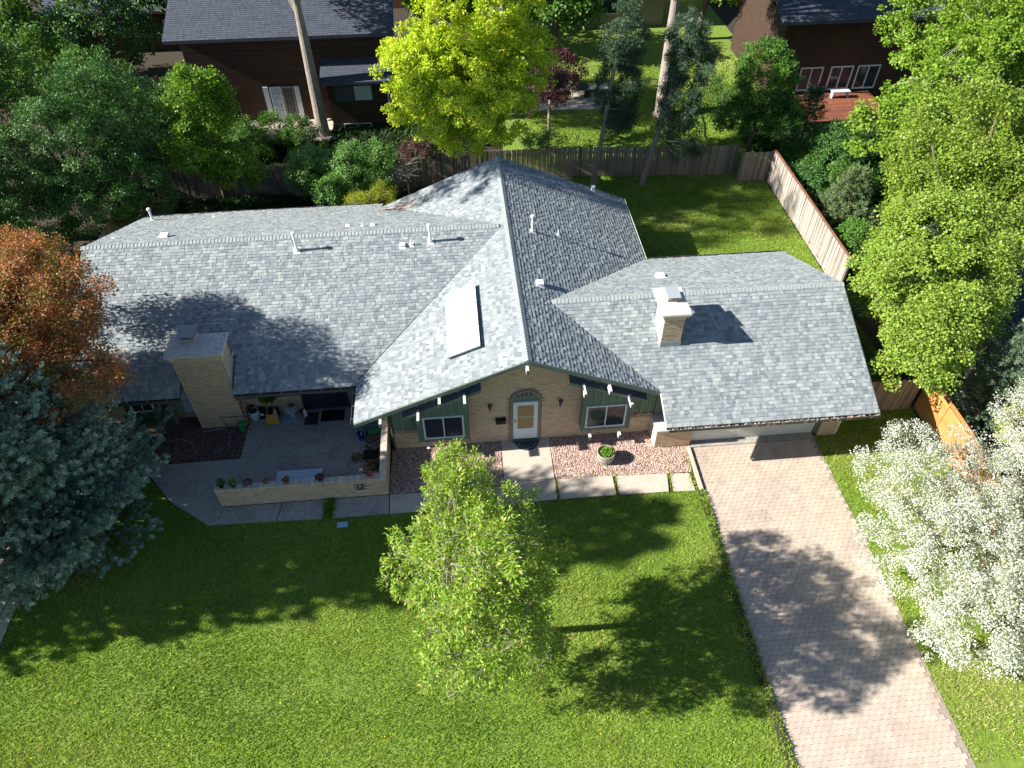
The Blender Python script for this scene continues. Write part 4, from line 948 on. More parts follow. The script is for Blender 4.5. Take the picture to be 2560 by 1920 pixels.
# rain chain of little cups
rc = empty('rain_chain', (-10.50, 1.27, .1), 'rust red rain chain of small cups hanging at the chimney corner', 'rain chain')
for i in range(8):
    b = MB(); b.lathe((-10.50,1.27,.22+i*.24), [(.015,0),(.045,.05),(.05,.07)], 10); b.build('cup', 'rust_red', rc)
mb = MB(); mb.tube([(-10.50,1.27,.1),(-10.50,1.27,2.12)], .005, 4); mb.build('chain', 'metal_dark', rc)
rl_ = empty('railing', (-11.5, 1.62, 0), 'thin black bent pipe on the front of the left chimney', 'pipe')
mb = MB(); mb.tube([(-11.44,1.66,.05),(-11.60,1.66,.62),(-10.66,1.66,.62),(-10.62,1.72,1.5),(-10.62,1.9,2.1)], .018, 6); mb.build('pipe', 'metal_dark', rl_)
hz = empty('garden_hose', (-12.2, 1.0, .04), 'grey garden hose lying in the shaded gravel bed', 'hose')
mb = MB(); mb.tube([(-14.7,1.25,.05),(-13.9,1.15,.05),(-13.1,1.2,.05),(-12.7,1.0,.05),(-12.5,.6,.05),(-12.4,.4,.05)], .014, 5); mb.tube([(-12.4,1.5,.05),(-11.7,1.62,.05),(-11.3,1.3,.05),(-11.25,.95,.05),(-11.5,.6,.05),(-11.8,.45,.05)], .014, 5); mb.build('hose', 'metal_grey', hz)
# dead branches on the back roof
db = empty('dead_branches', (-4.9, 12.5, 2.6), 'bare dead branches lying on the back roof valley', 'branches')
mb = MB()
for i in range(26):
    a = random.uniform(2.2, 4.1) if i % 3 else random.uniform(-.6, .4); L = random.uniform(.5, 1.5); x0, y0 = -4.55+random.uniform(-.4,.3), 12.1+random.uniform(-.3,.35)
    pts = []
    for t in range(4):
        x = x0+L*t/3*math.cos(a+t*.12); y = y0+L*t/3*math.sin(a+t*.1)*.8; zz = max(fn['LB'](x, y), fn['ML'](x, y)) if (x > -6 and y < 12.9) else fn['LB'](x, min(y, 13.6)); pts.append((x, y, zz+.04+.10*math.sin(t)*random.random()))
    mb.tube(pts, [.016,.013,.009,.004], 4)
mb.build('branches', 'branch_dead', db)
mb = MB(); mb.tube([(-9.1,13.2,fn['LB'](0,13.2)+.04),(-8.7,13.05,fn['LB'](0,13.05)+.05),(-8.2,13.1,fn['LB'](0,13.1)+.04)], .02, 5); tag(mb.build('fallen_branch', 'branch_dead', loc=(-8.7,13.1,2.4)), 'single bare branch on the left wing back eave', 'branch')
mb = MB()
for i in range(240):
    x = -4.5+random.gauss(0,.35); y = 12.15+random.gauss(0,.13); z = max(fn['LB'](x,y), fn['ML'](x,y))+.03; r = random.uniform(.01,.03); mb.box(x-r,x+r*1.5,y-r*.4,y+r*.4,z,z+.015)
tag(mb.build('leaf_debris', 'debris'), 'dry leaf debris caught in the back roof valley', 'leaf debris', kind='stuff')

# ================================================================== FENCES
def picket_fence(name, pts, h, m, label, w_=.14, cap=None, side=1, z0=0.0, lean=0, hvar=.02):
    f = empty(name, (pts[0][0], pts[0][1], 0), label, 'fence')
    me = None; total = 0
    mb = MB(); hw = w_/2-.005; t = .018
    v = [(-hw,0,0),(hw,0,0),(hw,0,h-.03),(hw-.03,0,h),(-hw+.03,0,h),(-hw,0,h-.03)]
    mb.prism(v, (0, t, 0), 0.0); o = mb.build('picket', m); me = o.data; bpy.data.objects.remove(o)
    for (a, b) in zip(pts[:-1], pts[1:]):
        L = math.hypot(b[0]-a[0], b[1]-a[1]); n = int(L/w_); ang = math.atan2(b[1]-a[1], b[0]-a[0])
        for i in range(n):
            u = (i+.5)/n; o = bpy.data.objects.new('picket', me); COL.objects.link(o); o.parent = f
            o.location = (a[0]+(b[0]-a[0])*u-pts[0][0], a[1]+(b[1]-a[1])*u-pts[0][1], z0+.03+random.uniform(-hvar, hvar))
            o.rotation_euler = (random.uniform(-.012, .012)+lean, random.uniform(-.008, .008), ang+random.uniform(-.02, .02))
        nrm = Vector((-math.sin(ang), math.cos(ang), 0))*side*.03
        for z in (.35, h-.35):
            r_ = MB(); A = Vector((a[0], a[1], z))+nrm; B = Vector((b[0], b[1], z))+nrm; r_.prism([A, B, B+Vector((0,0,.09)), A+Vector((0,0,.09))], nrm*1.3); r_.build('rail', m, f)
        k = max(1, int(L/2.4))
        for i in range(k+1):
            u = i/k; x = a[0]+(b[0]-a[0])*u+nrm.x*2.6; y = a[1]+(b[1]-a[1])*u+nrm.y*2.6; part_box('post', m, f, x-.045, x+.045, y-.045, y+.045, 0, h+.02)
        if cap:
            A = Vector((a[0], a[1], h+.04))-nrm*1.2; B = Vector((b[0], b[1], h+.04))-nrm*1.2; r_ = MB(); r_.prism([A, B, B+nrm*4, A+nrm*4], (0, 0, .035)); r_.build('cap_rail', cap, f)
    return f
picket_fence('picket_fence', [(-3.2,19.15),(5,19.0),(11,18.55),(13.75,18.35)], 1.78, 'fence_old', 'weathered grey brown picket fence along the back of the lawn')
picket_fence('picket_fence', [(13.8,17.65),(15.4,17.5)], 1.75, 'fence_old', 'short grey fence step in the far right lawn corner', hvar=.01)
picket_fence('picket_fence', [(-18.6,18.7),(-3.3,18.7)], 1.75, 'fence_old', 'dark picket fence behind the shaded shrubs on the left')
picket_fence('picket_fence', [(15.45,17.5),(15.45,7.6)], 1.85, 'fence_pale', 'pale sunlit picket fence with red cap rail on the right of the back yard', cap='fence_cap', side=1)
picket_fence('picket_fence', [(-18.9,10.0),(-18.9,18.6)], 1.75, 'fence_old', 'dark side fence behind the orange leaved tree', side=1)
picket_fence('picket_fence', [(12.0,.2),(15.3,.15)], 1.7, 'fence_old', 'shaded fence across the gap beside the garage')
# orange horizontal board fence in stepped panels
of = empty('board_fence', (15.55, -1.8, 0), 'bright orange horizontal board fence beside the white blossoming tree', 'fence')
yy = .25; k = 0
for (y1, h0, dx) in ((-1.25,1.75,0),(-2.75,1.75,.0),(-4.15,1.65,.05),(-5.6,1.6,.0),(-7.1,1.55,.05),(-8.6,1.5,0),(-10.1,1.5,.05),(-11.6,1.45,0)):
    nb = int(h0/.148)
    for i in range(nb):
        mb = MB(); mb.box(15.55+dx, 15.572+dx, y1+.02, yy-.02, .05+i*.148, .05+i*.148+.141, 0.0); mb.build('fence_board', 'fence_orange', of)
    part_box('fence_post', 'fence_orange', of, 15.52+dx, 15.61+dx, y1-.03, y1+.05, 0, h0+.06)
    part_box('cap_board', 'fence_orange', of, 15.50+dx, 15.63+dx, y1+.05, yy-.03, h0+.03, h0+.06)
    yy = y1

# ================================================================== NEIGHBOURING HOUSES
def simple_roof(b, p, m, mats=None):
    pass
nh = empty('neighbour_house', (-10, 27.5, 0), 'dark brown boarded house behind the back fence with white french doors', 'house')
part_box('wall', 'house_brown', nh, -17.5, -5.6, 27.62, 36, 0, 5.2)
for i in range(34): part_box('wall_board', 'brown_board', nh, -17.5, -9.3 if i < 18 else -5.6, 27.585, 27.618, .1+i*.15, .1+i*.15+.142)
part_box('wall', 'house_brown', nh, -9.3, -5.8, 26.1, 27.60, 0, 2.9)
for i in range(18): part_box('wall_board', 'brown_board', nh, -9.3, -5.8, 26.07, 26.098, .35+i*.14, .35+i*.14+.132)
part_box('foundation', 'metal_dark', nh, -9.32, -5.78, 26.04, 26.068, 0, .34)
fdr = part_box('french_door', 'metal_dark', nh, -13.45, -11.15, 27.55, 27.582, .05, 2.25)
for x0, mm in ((-13.40, 'frame_white'), (-11.52, 'frame_white')):
    part_box('sidelight', mm, fdr, x0, x0+.30, 27.50, 27.549, .05, 2.2)
for x0, mm in ((-13.02, 'frame_white'), (-12.28, 'taupe')):
    mb = MB()
    for q in ((0,.70,.06,.30),(0,.70,2.1,2.2),(0,.08,.30,2.1),(.62,.70,.30,2.1),(.255,.28,.3,2.1),(.43,.455,.3,2.1)): mb.box(x0+q[0],x0+q[1],27.50,27.549,q[2],q[3],.5)
    for z in (.65, 1.0, 1.37, 1.73): mb.box(x0+.08, x0+.62, 27.51, 27.549, z, z+.025, .5)
    mb.build('door_leaf', mm, fdr); part_box('pane', 'curtain_white' if mm == 'frame_white' else 'curtain', fdr, x0+.08, x0+.62, 27.535, 27.548, .3, 2.1)
wn = MB()
for q in ((-8.65,-6.95,.26,.31),(-8.65,-6.95,.02,.06),(-8.65,-8.60,.06,.26),(-7.0,-6.95,.06,.26),(-7.84,-7.78,.06,.26)): wn.box(q[0],q[1],26.0,26.039,q[2]+.05,q[3]+.05,.5)
wno = wn.build('window', 'frame_white', nh); part_box('pane', 'glass', wno, -8.6, -7.0, 26.02, 26.038, .11, .31)
w2 = part_box('window', 'green_dark', nh, -8.9, -6.6, 26.03, 26.068, 1.75, 2.75)
part_box('pane', 'curtain', w2, -8.82, -7.78, 26.01, 26.029, 1.82, 2.68); part_box('pane', 'mint_pale', w2, -7.70, -6.68, 26.01, 26.029, 1.82, 2.68)
part_box('downspout', 'frame_white', nh, -5.74, -5.66, 26.0, 26.08, 0, 3.0)
mb = MB(); mb.prism([(-18.2,26.9,5.15),(-5,26.9,5.15),(-5,31.8,7.0),(-18.2,31.8,7.0)], (0,0,.15)); mb.prism([(-18.2,31.8,7.0),(-5,31.8,7.0),(-5,36.8,5.15),(-18.2,36.8,5.15)], (0,0,.15)); mb.build('roof', 'roof_blue', nh)
mb = MB(); mb.prism([(-9.6,25.7,2.9),(-5.4,25.7,2.9),(-5.4,27.58,3.6),(-9.6,27.58,3.6)], (0,0,.12)); mb.build('porch_roof', 'roof_blue', nh)
sheet('neighbour_terrace', 'concrete', [(-15,24.6),(-9.4,24.6),(-9.4,27.58),(-15,27.58)], .04, -.028)
sheet('neighbour_patio', 'concrete', [(3.0,27.3),(8.8,27.2),(8.8,31),(3.0,31)], .06, -.028)
def courses(par, p0, p1, q1, q0, n, m='roof_blue'):
    # rows of shingles from the eave p0-p1 up to the ridge q0-q1
    mb = MB(); p0, p1, q0, q1 = map(Vector, (p0, p1, q0, q1))
    for c in range(n):
        a0 = p0.lerp(q0, c/n); a1 = p1.lerp(q1, c/n); b0 = p0.lerp(q0, (c+1.02)/n); b1 = p1.lerp(q1, (c+1.02)/n); t = -random.random()*.02
        while t < 1:
            w_ = random.uniform(.018, .04); u0 = max(t, 0); u1 = min(t+w_-.001, 1); up_ = Vector((0,0,.03)); lo_ = Vector((0,0,.012))
            mb.add([a0.lerp(a1, u0)+up_, a0.lerp(a1, u1)+up_, b0.lerp(b1, u1)+lo_, b0.lerp(b1, u0)+lo_, a0.lerp(a1, u0), a0.lerp(a1, u1)], [(0,1,2,3), (4,5,1,0)]); t += w_
    tag(mb.build('shingles', m, par), kind='stuff')
def later():
    courses(rr_o, (18.3,26.6,5.16), (30.5,26.6,5.16), (30.5,32,7.36), (18.3,32,7.36), 30)
nroof = [o for o in nh.children if o.name.startswith('roof')][0]
courses(nroof, (-18.2,26.9,5.31), (-5,26.9,5.31), (-5,31.8,7.16), (-18.2,31.8,7.16), 30)
courses([o for o in nh.children if o.name.startswith('porch_roof')][0], (-9.6,25.7,3.03), (-5.4,25.7,3.03), (-5.4,27.58,3.73), (-9.6,27.58,3.73), 12)
# patio table and chairs on it
pt = empty('patio_table', (6.6, 29.0, .06), 'dark round patio table on the far pale slab', 'table')
b = MB(); b.lathe((6.6,29.0,.06), [(.0,.68),(.6,.68),(.6,.72),(0,.72)], 16); b.build('table_top', 'metal_dark', pt)
for a in range(4): mb = MB(); mb.tube([(6.6+.4*math.cos(a*1.57),29+.4*math.sin(a*1.57),.74),(6.6+.5*math.cos(a*1.57),29+.5*math.sin(a*1.57),.06)], .02, 5); mb.build('leg', 'metal_dark', pt)
def pchair(x, y, a, lb):
    c = empty('patio_chair', (x, y, .06), lb, 'chair', 'dark chairs round the far patio table'); ca, sa = math.cos(a), math.sin(a)
    T_ = lambda u, v, z: (x+u*ca-v*sa, y+u*sa+v*ca, .06+z)
    mb = MB(); mb.prism([T_(-.22,-.22,.42), T_(.22,-.22,.42), T_(.22,.22,.42), T_(-.22,.22,.42)], (0,0,.03)); mb.build('seat', 'metal_dark', c)
    mb = MB(); mb.prism([T_(-.22,.22,.45), T_(.22,.22,.45), T_(.22,.30,.95), T_(-.22,.30,.95)], (0,0,.03)); mb.build('backrest', 'metal_dark', c)
    for u, v in ((-.2,-.2),(.2,-.2),(-.2,.2),(.2,.2)): mb = MB(); mb.tube([T_(u,v,.42), T_(u,v,0)], .015, 4); mb.build('leg', 'metal_dark', c)
pchair(5.75,28.7,1.3,'dark patio chair left of the far table'); pchair(7.5,28.8,-1.4,'dark patio chair right of the far table'); pchair(6.5,29.9,0,'dark patio chair behind the far table'); pchair(6.9,28.1,3.2,'dark patio chair nearest the slab edge')
# right back neighbour with red deck
rh = empty('neighbour_house', (23, 29, 0), 'pale sided house glimpsed behind the red deck at the upper right', 'house')
part_box('wall', 'house_brown', rh, 19.0, 30.0, 27.4, 36, 0, 5)
for x0 in (20.6, 22.6, 24.4):
    mb = MB()
    for q in ((x0,x0+1.5,.55,.65),(x0,x0+.08,.65,2.0),(x0+1.42,x0+1.5,.65,2.0),(x0+.7,x0+.77,.65,2.0),(x0,x0+1.5,2.0,2.08)): mb.box(q[0],q[1],27.33,27.39,q[2],q[3],.5)
    wo2 = mb.build('window', 'frame_white', rh); part_box('pane', 'glass', wo2, x0+.08, x0+1.42, 27.36, 27.385, .65, 2.0)
mb = MB(); mb.prism([(18.3,26.6,5.0),(30.5,26.6,5.0),(30.5,32,7.2),(18.3,32,7.2)], (0,0,.15)); mb.prism([(18.3,32,7.2),(30.5,32,7.2),(30.5,37,5.0),(18.3,37,5.0)], (0,0,.15)); rr_o = mb.build('roof', 'roof_blue', rh)
later()
dk = empty('deck', (22, 25, 0), 'reddish brown timber deck at the upper right between the trees', 'deck')
for i in range(26): part_box('deck_board', 'deck', dk, 20.3, 25.5, 23.3+i*.15, 23.3+i*.15+.142, .42, .46)
part_box('deck_skirt', 'house_brown', dk, 20.32, 25.48, 23.32, 23.36, 0, .41); part_box('deck_skirt', 'house_brown', dk, 20.32, 20.36, 23.37, 27.1, 0, .41)
db2 = empty('deck_bench', (23.2, 26.6, .46), 'pale bench on the red deck against the house', 'bench')
part_box('seat', 'bench_blue', db2, 22.6, 23.8, 26.2, 26.6, .86, .90)
for x in (22.65, 23.7): part_box('leg', 'bench_blue', db2, x, x+.05, 26.25, 26.55, .46, .86)
# house at the right edge
eh = empty('neighbour_house', (24, 0, 0), 'neighbour house with dark blue grey shingle roof cut by the right edge', 'house')
part_box('wall', 'taupe', eh, 19.0, 30, -.7, 8, 0, 2.5)
z_ = lambda x: 2.45+.42*(x-18.5)
rfm = MB(); rfm.prism([(18.5,-1.3,z_(18.5)),(25,-1.3,z_(25)),(25,8.6,z_(25)),(18.5,8.6,z_(18.5))], (0,0,-.13)); rfo = rfm.build('roof', 'felt', eh)
mb = MB()
for c in range(14):
    y = -1.3-random.random()*.02; x0 = 18.48+c*.22
    while y < 8.5:
        wd = random.uniform(.2,.36); z0 = z_(x0); z1 = z_(x0+.22)
        mb.add([(x0,y,z0+.022),(x0,y+wd-.006,z0+.022),(x0+.22,y+wd-.006,z1+.006),(x0+.22,y,z1+.006),(x0,y,z0),(x0,y+wd-.006,z0)], [(0,3,2,1),(0,1,5,4)]); y += wd
tag(mb.build('shingles', 'roof_blue', rfo), kind='stuff')
part_box('gutter', 'frame_white', eh, 18.38, 18.5, -1.3, 8.6, 2.30, 2.44)
sheet('neighbour_path', 'concrete', [(17.0,-.5),(18.0,-.5),(18.0,7),(17.0,7)], .03, -.028)
# far streets and houses beyond the top of the photograph
def far_house(x0, x1, y0, y1, lb, wm, rm, h=2.7):
    o = empty('far_house', ((x0+x1)/2, (y0+y1)/2, 0), lb, 'house'); part_box('wall', wm, o, x0, x1, y0, y1, 0, h)
    ym = (y0+y1)/2; zt = h+(ym-y0+.6)*.42
    mb = MB(); mb.prism([(x0-.5,y0-.6,h),(x1+.5,y0-.6,h),(x1+.5,ym,zt),(x0-.5,ym,zt)], (0,0,.14)); mb.prism([(x0-.5,ym,zt),(x1+.5,ym,zt),(x1+.5,y1+.6,h),(x0-.5,y1+.6,h)], (0,0,.14)); rf_ = mb.build('roof', rm, o); courses(rf_, (x0-.5,y0-.6,h+.15), (x1+.5,y0-.6,h+.15), (x1+.5,ym,zt+.15), (x0-.5,ym,zt+.15), 22, rm if rm != 'felt' else 'roof_blue')
    mb = MB(); mb.prism([(x0,y0,h),(x0,y1,h),(x0,ym,zt-.1)], (.1,0,0)); mb.prism([(x1-.1,y0,h),(x1-.1,y1,h),(x1-.1,ym,zt-.1)], (.1,0,0)); mb.build('gable', wm, o)
    n = int((x1-x0)/3.2)
    for i in range(n):
        xa = x0+1.2+i*3.2; w_ = part_box('window', 'frame_white', o, xa, xa+1.3, y0-.05, y0-.002, 1.0, 2.1); part_box('pane', 'glass', w_, xa+.08, xa+1.22, y0-.07, y0-.051, 1.08, 2.02)
far_house(2.5, 15, 41, 49, 'far tan house with grey roof behind the bright lawn', 'taupe', 'roof_blue'); far_house(-30, -18, 40, 48, 'far house with grey roof at the upper left', 'house_brown', 'roof_blue')
far_house(-9, 1, 47, 56, 'far brick house in the middle distance', 'terracotta', 'roof_blue'); far_house(20, 33, 46, 55, 'far house beyond the deck at the upper right', 'taupe', 'felt')
sheet('far_road', 'felt', [(-80,62),(80,60),(80,69),(-80,71)], .0, -.028)

# ================================================================== TREES
def crown_pts(blobs, nc, cr, nl, shell=.5, low=-1.0, seed=0, flat_=1.0, light=1.0, hang=0.0):
    """blobs: (centre, radii).  returns leaf positions, outward normals, clump ids, clump centres"""
    g = np.random.default_rng(seed); P = []; N = []; T_ = []; CC = []
    vol = np.array([np.prod(b[1])**(2/3) for b in blobs]); cnt = (vol/vol.sum()*nc).astype(int)
    for (c, r), k in zip(blobs, cnt):
        d = g.normal(size=(k, 3)); d /= np.linalg.norm(d, axis=1)[:, None]; d[:, 2] = np.where(d[:, 2] < low, -d[:, 2], d[:, 2])
        kk = g.normal(0, 2.2, (5, 3)); ph = g.uniform(0, 6.28, 5); f = sum(np.sin(d@kk[i]+ph[i]) for i in range(5))/5
        rad = (shell+(1-shell)*g.random(k)**.45)*(1+.28*f)
        CC.append(np.array(c)+d*np.array(r)*rad[:, None])
    CC = np.concatenate(CC); k = len(CC)
    cs = cr*g.uniform(.55, 1.35, k); ct = g.random(k)
    n = np.maximum((nl*(cs/cr)**2).astype(int), 8); idx = np.repeat(np.arange(k), n); m = len(idx)
    d = g.normal(size=(m, 3)); d /= np.linalg.norm(d, axis=1)[:, None]
    rr = g.random(m)**.5*cs[idx]; off = d*rr[:, None]; off[:, 2] *= flat_
    if hang: off[:, 2] -= hang*(g.random(m)**2)
    P = CC[idx]+off
    t = (.5+.30*(ct[idx]-.5)*2*.8+g.normal(0, .22, m)).clip(0, 1)
    return P, d, idx, CC, t, g
def tree(name, label, base, blobs, leaf, nc=200, cr=.4, nl=120, L=.10, W_=.035, trunk=.16, th=None, bark='bark', seed=1, shell=.5, cat='tree', group=None, twigs=0, limbs=9, flat_=.8, drop=.25, stems=1, low=-.85, kind_=None):
    r = empty(name, (base[0], base[1], 0), label, cat, group); rr = random.Random(seed)
    P, d, idx, CC, t, g = crown_pts(blobs, nc, cr, nl, shell, low, seed, flat_)
    keep = P[:, 2] > .12; P, d, t = P[keep], d[keep], t[keep]
    ctr = np.mean([b[0] for b in blobs], axis=0)
    out = P-ctr; out /= np.linalg.norm(out, axis=1)[:, None]+1e-6
    D = d*.8+out*.5+g.normal(0, .5, P.shape); D[:, 2] -= drop
    N = out*.7+np.array([0, 0, .8])+g.normal(0, .55, P.shape)
    n = len(P); sc_ = g.uniform(.6, 1.25, n)
    leaves('crown', P, D, N, L*sc_, W_*sc_, t, leaf, r)
    top = max(b[0][2] for b in blobs); th = th or max(.4, min(b[0][2]-b[1][2]*.5 for b in blobs))
    mb = MB(); B = Vector((base[0], base[1], -.05))
    cx = Vector(ctr)
    tops = []
    for s_ in range(stems):
        o_ = Vector((rr.uniform(-.25,.25), rr.uniform(-.25,.25), 0))*(stems > 1)
        T0 = Vector((base[0]*.75+cx.x*.25, base[1]*.75+cx.y*.25, th))+o_*2; T1 = Vector((cx.x, cx.y, cx.z+(top-cx.z)*.5))+o_*3
        mb.tube([B+o_, B+o_+Vector((0,0,.12)), B.lerp(T0, .5)+o_+Vector((rr.uniform(-.06,.06), rr.uniform(-.06,.06), 0)), T0, T1], [trunk*1.5, trunk*1.12, trunk, trunk*.8, trunk*.25], 9); tops.append((T0, T1))
    ends = []
    for i in range(limbs):
        T0, T1 = tops[i % len(tops)]; p0 = T0.lerp(T1, rr.random()*.8); q = Vector(CC[rr.randrange(len(CC))]); mid = p0.lerp(q, .5)+Vector((0,0,rr.uniform(-.1,.25)*(q-p0).length*.5))
        mb.tube([p0, mid, q], [trunk*.42, trunk*.26, trunk*.09], 6, cap=False); ends.append((p0, mid, q))
    mb.build('trunk', bark, r)
    if twigs and ends:
        tw = MB()
        for i in range(twigs):
            q = Vector(CC[rr.randrange(len(CC))]); e = min(ends, key=lambda e_: (e_[1]-q).length+rr.random()*.5); p0 = e[1].lerp(e[2], rr.random())
            j = Vector((rr.uniform(-.15,.15), rr.uniform(-.15,.15), rr.uniform(0,.2)))
            tw.tube([p0, p0.lerp(q, .55)+j, q+Vector((rr.uniform(-.2,.2), rr.uniform(-.2,.2), rr.uniform(-.1,.25)))], [.010, .007, .003], 4, cap=False)
        tag(tw.build('twigs', 'twig', r), kind='stuff')
    return r

def conifer(name, label, base, H, R0, leaf, z0=.3, nb=110, seed=2, L=.085, W_=.016, dens=230, trunk=.2, top=None, droop=.25, tuft_r=.16, cat='conifer', group=None, power=.85, bark='bark', tips=.12):
    r = empty(name, (base[0], base[1], 0), label, cat, group); g = np.random.default_rng(seed); mb = MB()
    x0, y0 = base; tp = top or (x0, y0)
    mb.tube([(x0,y0,-.05),(x0,y0,.2),((x0+tp[0])/2,(y0+tp[1])/2,H*.5),(tp[0],tp[1],H)], [trunk*1.4, trunk, trunk*.6, .02], 9)
    PP = []; DD = []; TT = []; 
    for i in range(nb):
        u = (i+g.random())/nb; z = z0+(H-z0)*(1-(1-u)**1.15)*.985; rad = R0*((1-(z-z0)/(H-z0))**power)*g.uniform(.72, 1.12)+.12
        a = i*2.39996+g.normal(0, .25); lx = x0+(tp[0]-x0)*z/H; ly = y0+(tp[1]-y0)*z/H
        ns = max(3, int(rad/.16)); dirv = np.array([np.cos(a), np.sin(a), 0.])
        pts = []
        for s_ in range(ns+1):
            q = s_/ns; pz = z-droop*rad*q*(1-q*.55)+tips*rad*q**3; pts.append(np.array([lx, ly, pz])+dirv*rad*q+np.array([0, 0, 0]))
        mb.tube([tuple(p) for p in pts[::max(1, ns//3)]]+[tuple(pts[-1])], .018 if rad > 1 else .01, 4, cap=False)
        side = np.array([-np.sin(a), np.cos(a), 0.])
        tcol = g.random()
        for s_ in range(1, ns+1):
            q = s_/ns
            if q < .22: continue
            wlat = rad*.34*(1-abs(q-.55)*1.1)+.08
            m = max(2, int(dens*(rad/ns)*wlat*.30))
            lat = g.uniform(-1, 1, m); along = g.uniform(-.5, .5, m)*rad/ns
            c = pts[s_][None]+side[None]*(lat*wlat)[:, None]+dirv[None]*(along-abs(lat)*.25*wlat)[:, None]
            c[:, 2] += -abs(lat)*.10*wlat+g.normal(0, .07, m)
            # tufts: needles round short twigs that point outwards and up
            kt = 40; ax = dirv[None]*.75+side[None]*lat[:, None]*.7+np.array([0, 0, .55])+g.normal(0, .25, (m, 3)); ax /= np.linalg.norm(ax, axis=1)[:, None]
            tl = tuft_r*g.uniform(.8, 2.0, m); u_ = g.random((m, kt)); tk = np.repeat(np.arange(m), kt)
            rad_ = g.normal(0, 1, (m*kt, 3)); rad_ -= (rad_*ax[tk]).sum(1)[:, None]*ax[tk]; rad_ /= np.linalg.norm(rad_, axis=1)[:, None]
            uu = u_.ravel(); pos = c[tk]+ax[tk]*(uu*tl[tk])[:, None]*1.3+rad_*(L*.45*(1-.35*uu))[:, None]
            PP.append(pos); DD.append(rad_*.9+ax[tk]*.8+g.normal(0, .12, (m*kt, 3))); TT.append((.25*tcol+.35*q**2+.35*uu+.12*g.normal(size=m*kt)).clip(0, 1))
    P = np.concatenate(PP); D = np.concatenate(DD); T_ = np.concatenate(TT); k = P[:, 2] > .05; P, D, T_ = P[k], D[k], T_[k]; n = len(P)
    leaves('crown', P, D, g.normal(size=(n, 3))+np.array([0, 0, .7]), L*g.uniform(.6, 1.3, n), W_*g.uniform(.7, 1.3, n), T_, leaf, r)
    mb.build('trunk', bark, r); return r

SHR = []
# front lawn tree
tree('lawn_tree', 'airy leafy tree with bare twigs standing alone on the front lawn', (-1.1,-7.7), [((-2.1,-7.9,4.8),(2.0,2.1,2.5)), ((-2.65,-5.7,5.9),(.8,.8,.8)), ((-3.4,-7.6,4.5),(1.1,1.2,1.3)), ((-.9,-7.9,4.5),(1.1,1.4,1.6)), ((-2.5,-9.6,2.8),(1.6,1.1,1.4)), ((-1.0,-9.6,3.3),(1.3,1.1,1.4)), ((-2.0,-10.1,5.6),(1.5,1.2,1.7)), ((-1.9,-9.4,6.8),(1.3,1.2,1.2)), ((-2.4,-7.0,6.6),(1.0,1.0,1.0))],
     'leaf_front', nc=900, cr=.25, nl=66, L=.125, W_=.021, trunk=.12, th=2.2, bark='bark', seed=11, shell=.3, twigs=620, limbs=30, drop=-.1)
# orange tree at the left wing
tree('copper_tree', 'orange and copper leaved tree at the left end of the roof', (-17.2,.4), [((-16.4,1.0,6.1),(2.3,2.6,2.1)), ((-15.9,2.8,6.9),(1.4,1.4,1.1)), ((-14.9,-.3,5.2),(1.9,1.6,1.3)), ((-17.6,2.8,6.0),(2.2,2.4,1.9)), ((-14.7,1.3,6.6),(1.3,1.5,1.2)), ((-17.0,4.3,6.6),(1.1,1.0,1.2))],
     'leaf_orange', nc=720, cr=.36, nl=130, L=.085, W_=.027, trunk=.17, seed=12, shell=.4, twigs=160, limbs=14)
# big trees outside the left edge whose shade falls over the roof and patio
# blue spruce
conifer('blue_spruce', 'large blue spruce filling the lower left of the picture', (-16.9,-1.9), 13.6, 4.7, 'needle_blue', z0=.35, nb=250, seed=21, L=.12, W_=.021, dens=105, trunk=.28, droop=.16, power=.8, tips=.22, tuft_r=.17, top=(-17.3,-4.5))
conifer('blue_spruce', 'second tall spruce outside the lower left edge', (-25.0,-5.8), 18.0, 2.0, 'needle_blue', z0=2.0, nb=150, seed=22, L=.16, W_=.03, dens=34, trunk=.28, droop=.16, power=.7, tips=.22)
for (bx_, by_, hh, ra, lf_, lb_, sd_) in ((16.9,15.6,1.7,1.2,'leaf_bluegreen','dark shrub just outside the middle of the pale side fence',301),(18.6,14.6,1.9,1.5,'leaf_green','mid green shrub right of the bushy pine',302),(17.0,9.6,1.9,1.3,'leaf_green','green shrub between pale fence and maple',303),
    (20.5,17.6,1.8,1.6,'leaf_bluegreen','dark shrub below the red deck',304),(17.4,18.4,1.5,1.1,'leaf_green','low shrub at the far end of the pale fence',305),(13.6,2.6,1.1,1.0,'leaf_green','shaded shrub in the gap beside the garage wall',306),(14.3,5.6,1.2,1.0,'leaf_green','shaded shrub behind the gap fence',307),(-21.5,10.5,1.5,1.6,'leaf_green','dark shrub left of the side fence',308),(-23.5,7.5,1.8,1.8,'leaf_green','dark shrub behind the copper tree',309),(-20.8,21.8,1.5,1.7,'leaf_bluegreen','dark shrub under the large bushy tree',310),(-17.4,22.4,1.3,1.6,'leaf_green','dark shrub left of the bright drooping tree',311)):
    SHR.append((bx_, by_, hh, ra, lf_, lb_, sd_))
tree('shade_tree', 'very tall open tree outside the frame above the left back garden', (-25.0,15.5), [((-16.5,14.3,17.0),(4.5,3.4,3.0)), ((-20,13,15.5),(3,3,2.5))], 'leaf_green', nc=210, cr=.6, nl=80, L=.17, W_=.065, trunk=.35, seed=16, shell=.2, group='big shade trees left of the picture')
tree('shade_tree', 'tall green tree outside the frame left of the copper tree', (-27.0,1.0), [((-25.5,.9,9.4),(3.4,1.9,2.7)), ((-22.8,.3,7.4),(1.8,1.5,1.6))], 'leaf_green', nc=330, cr=.5, nl=100, L=.16, W_=.06, trunk=.3, seed=13, shell=.3, group='big shade trees left of the picture')
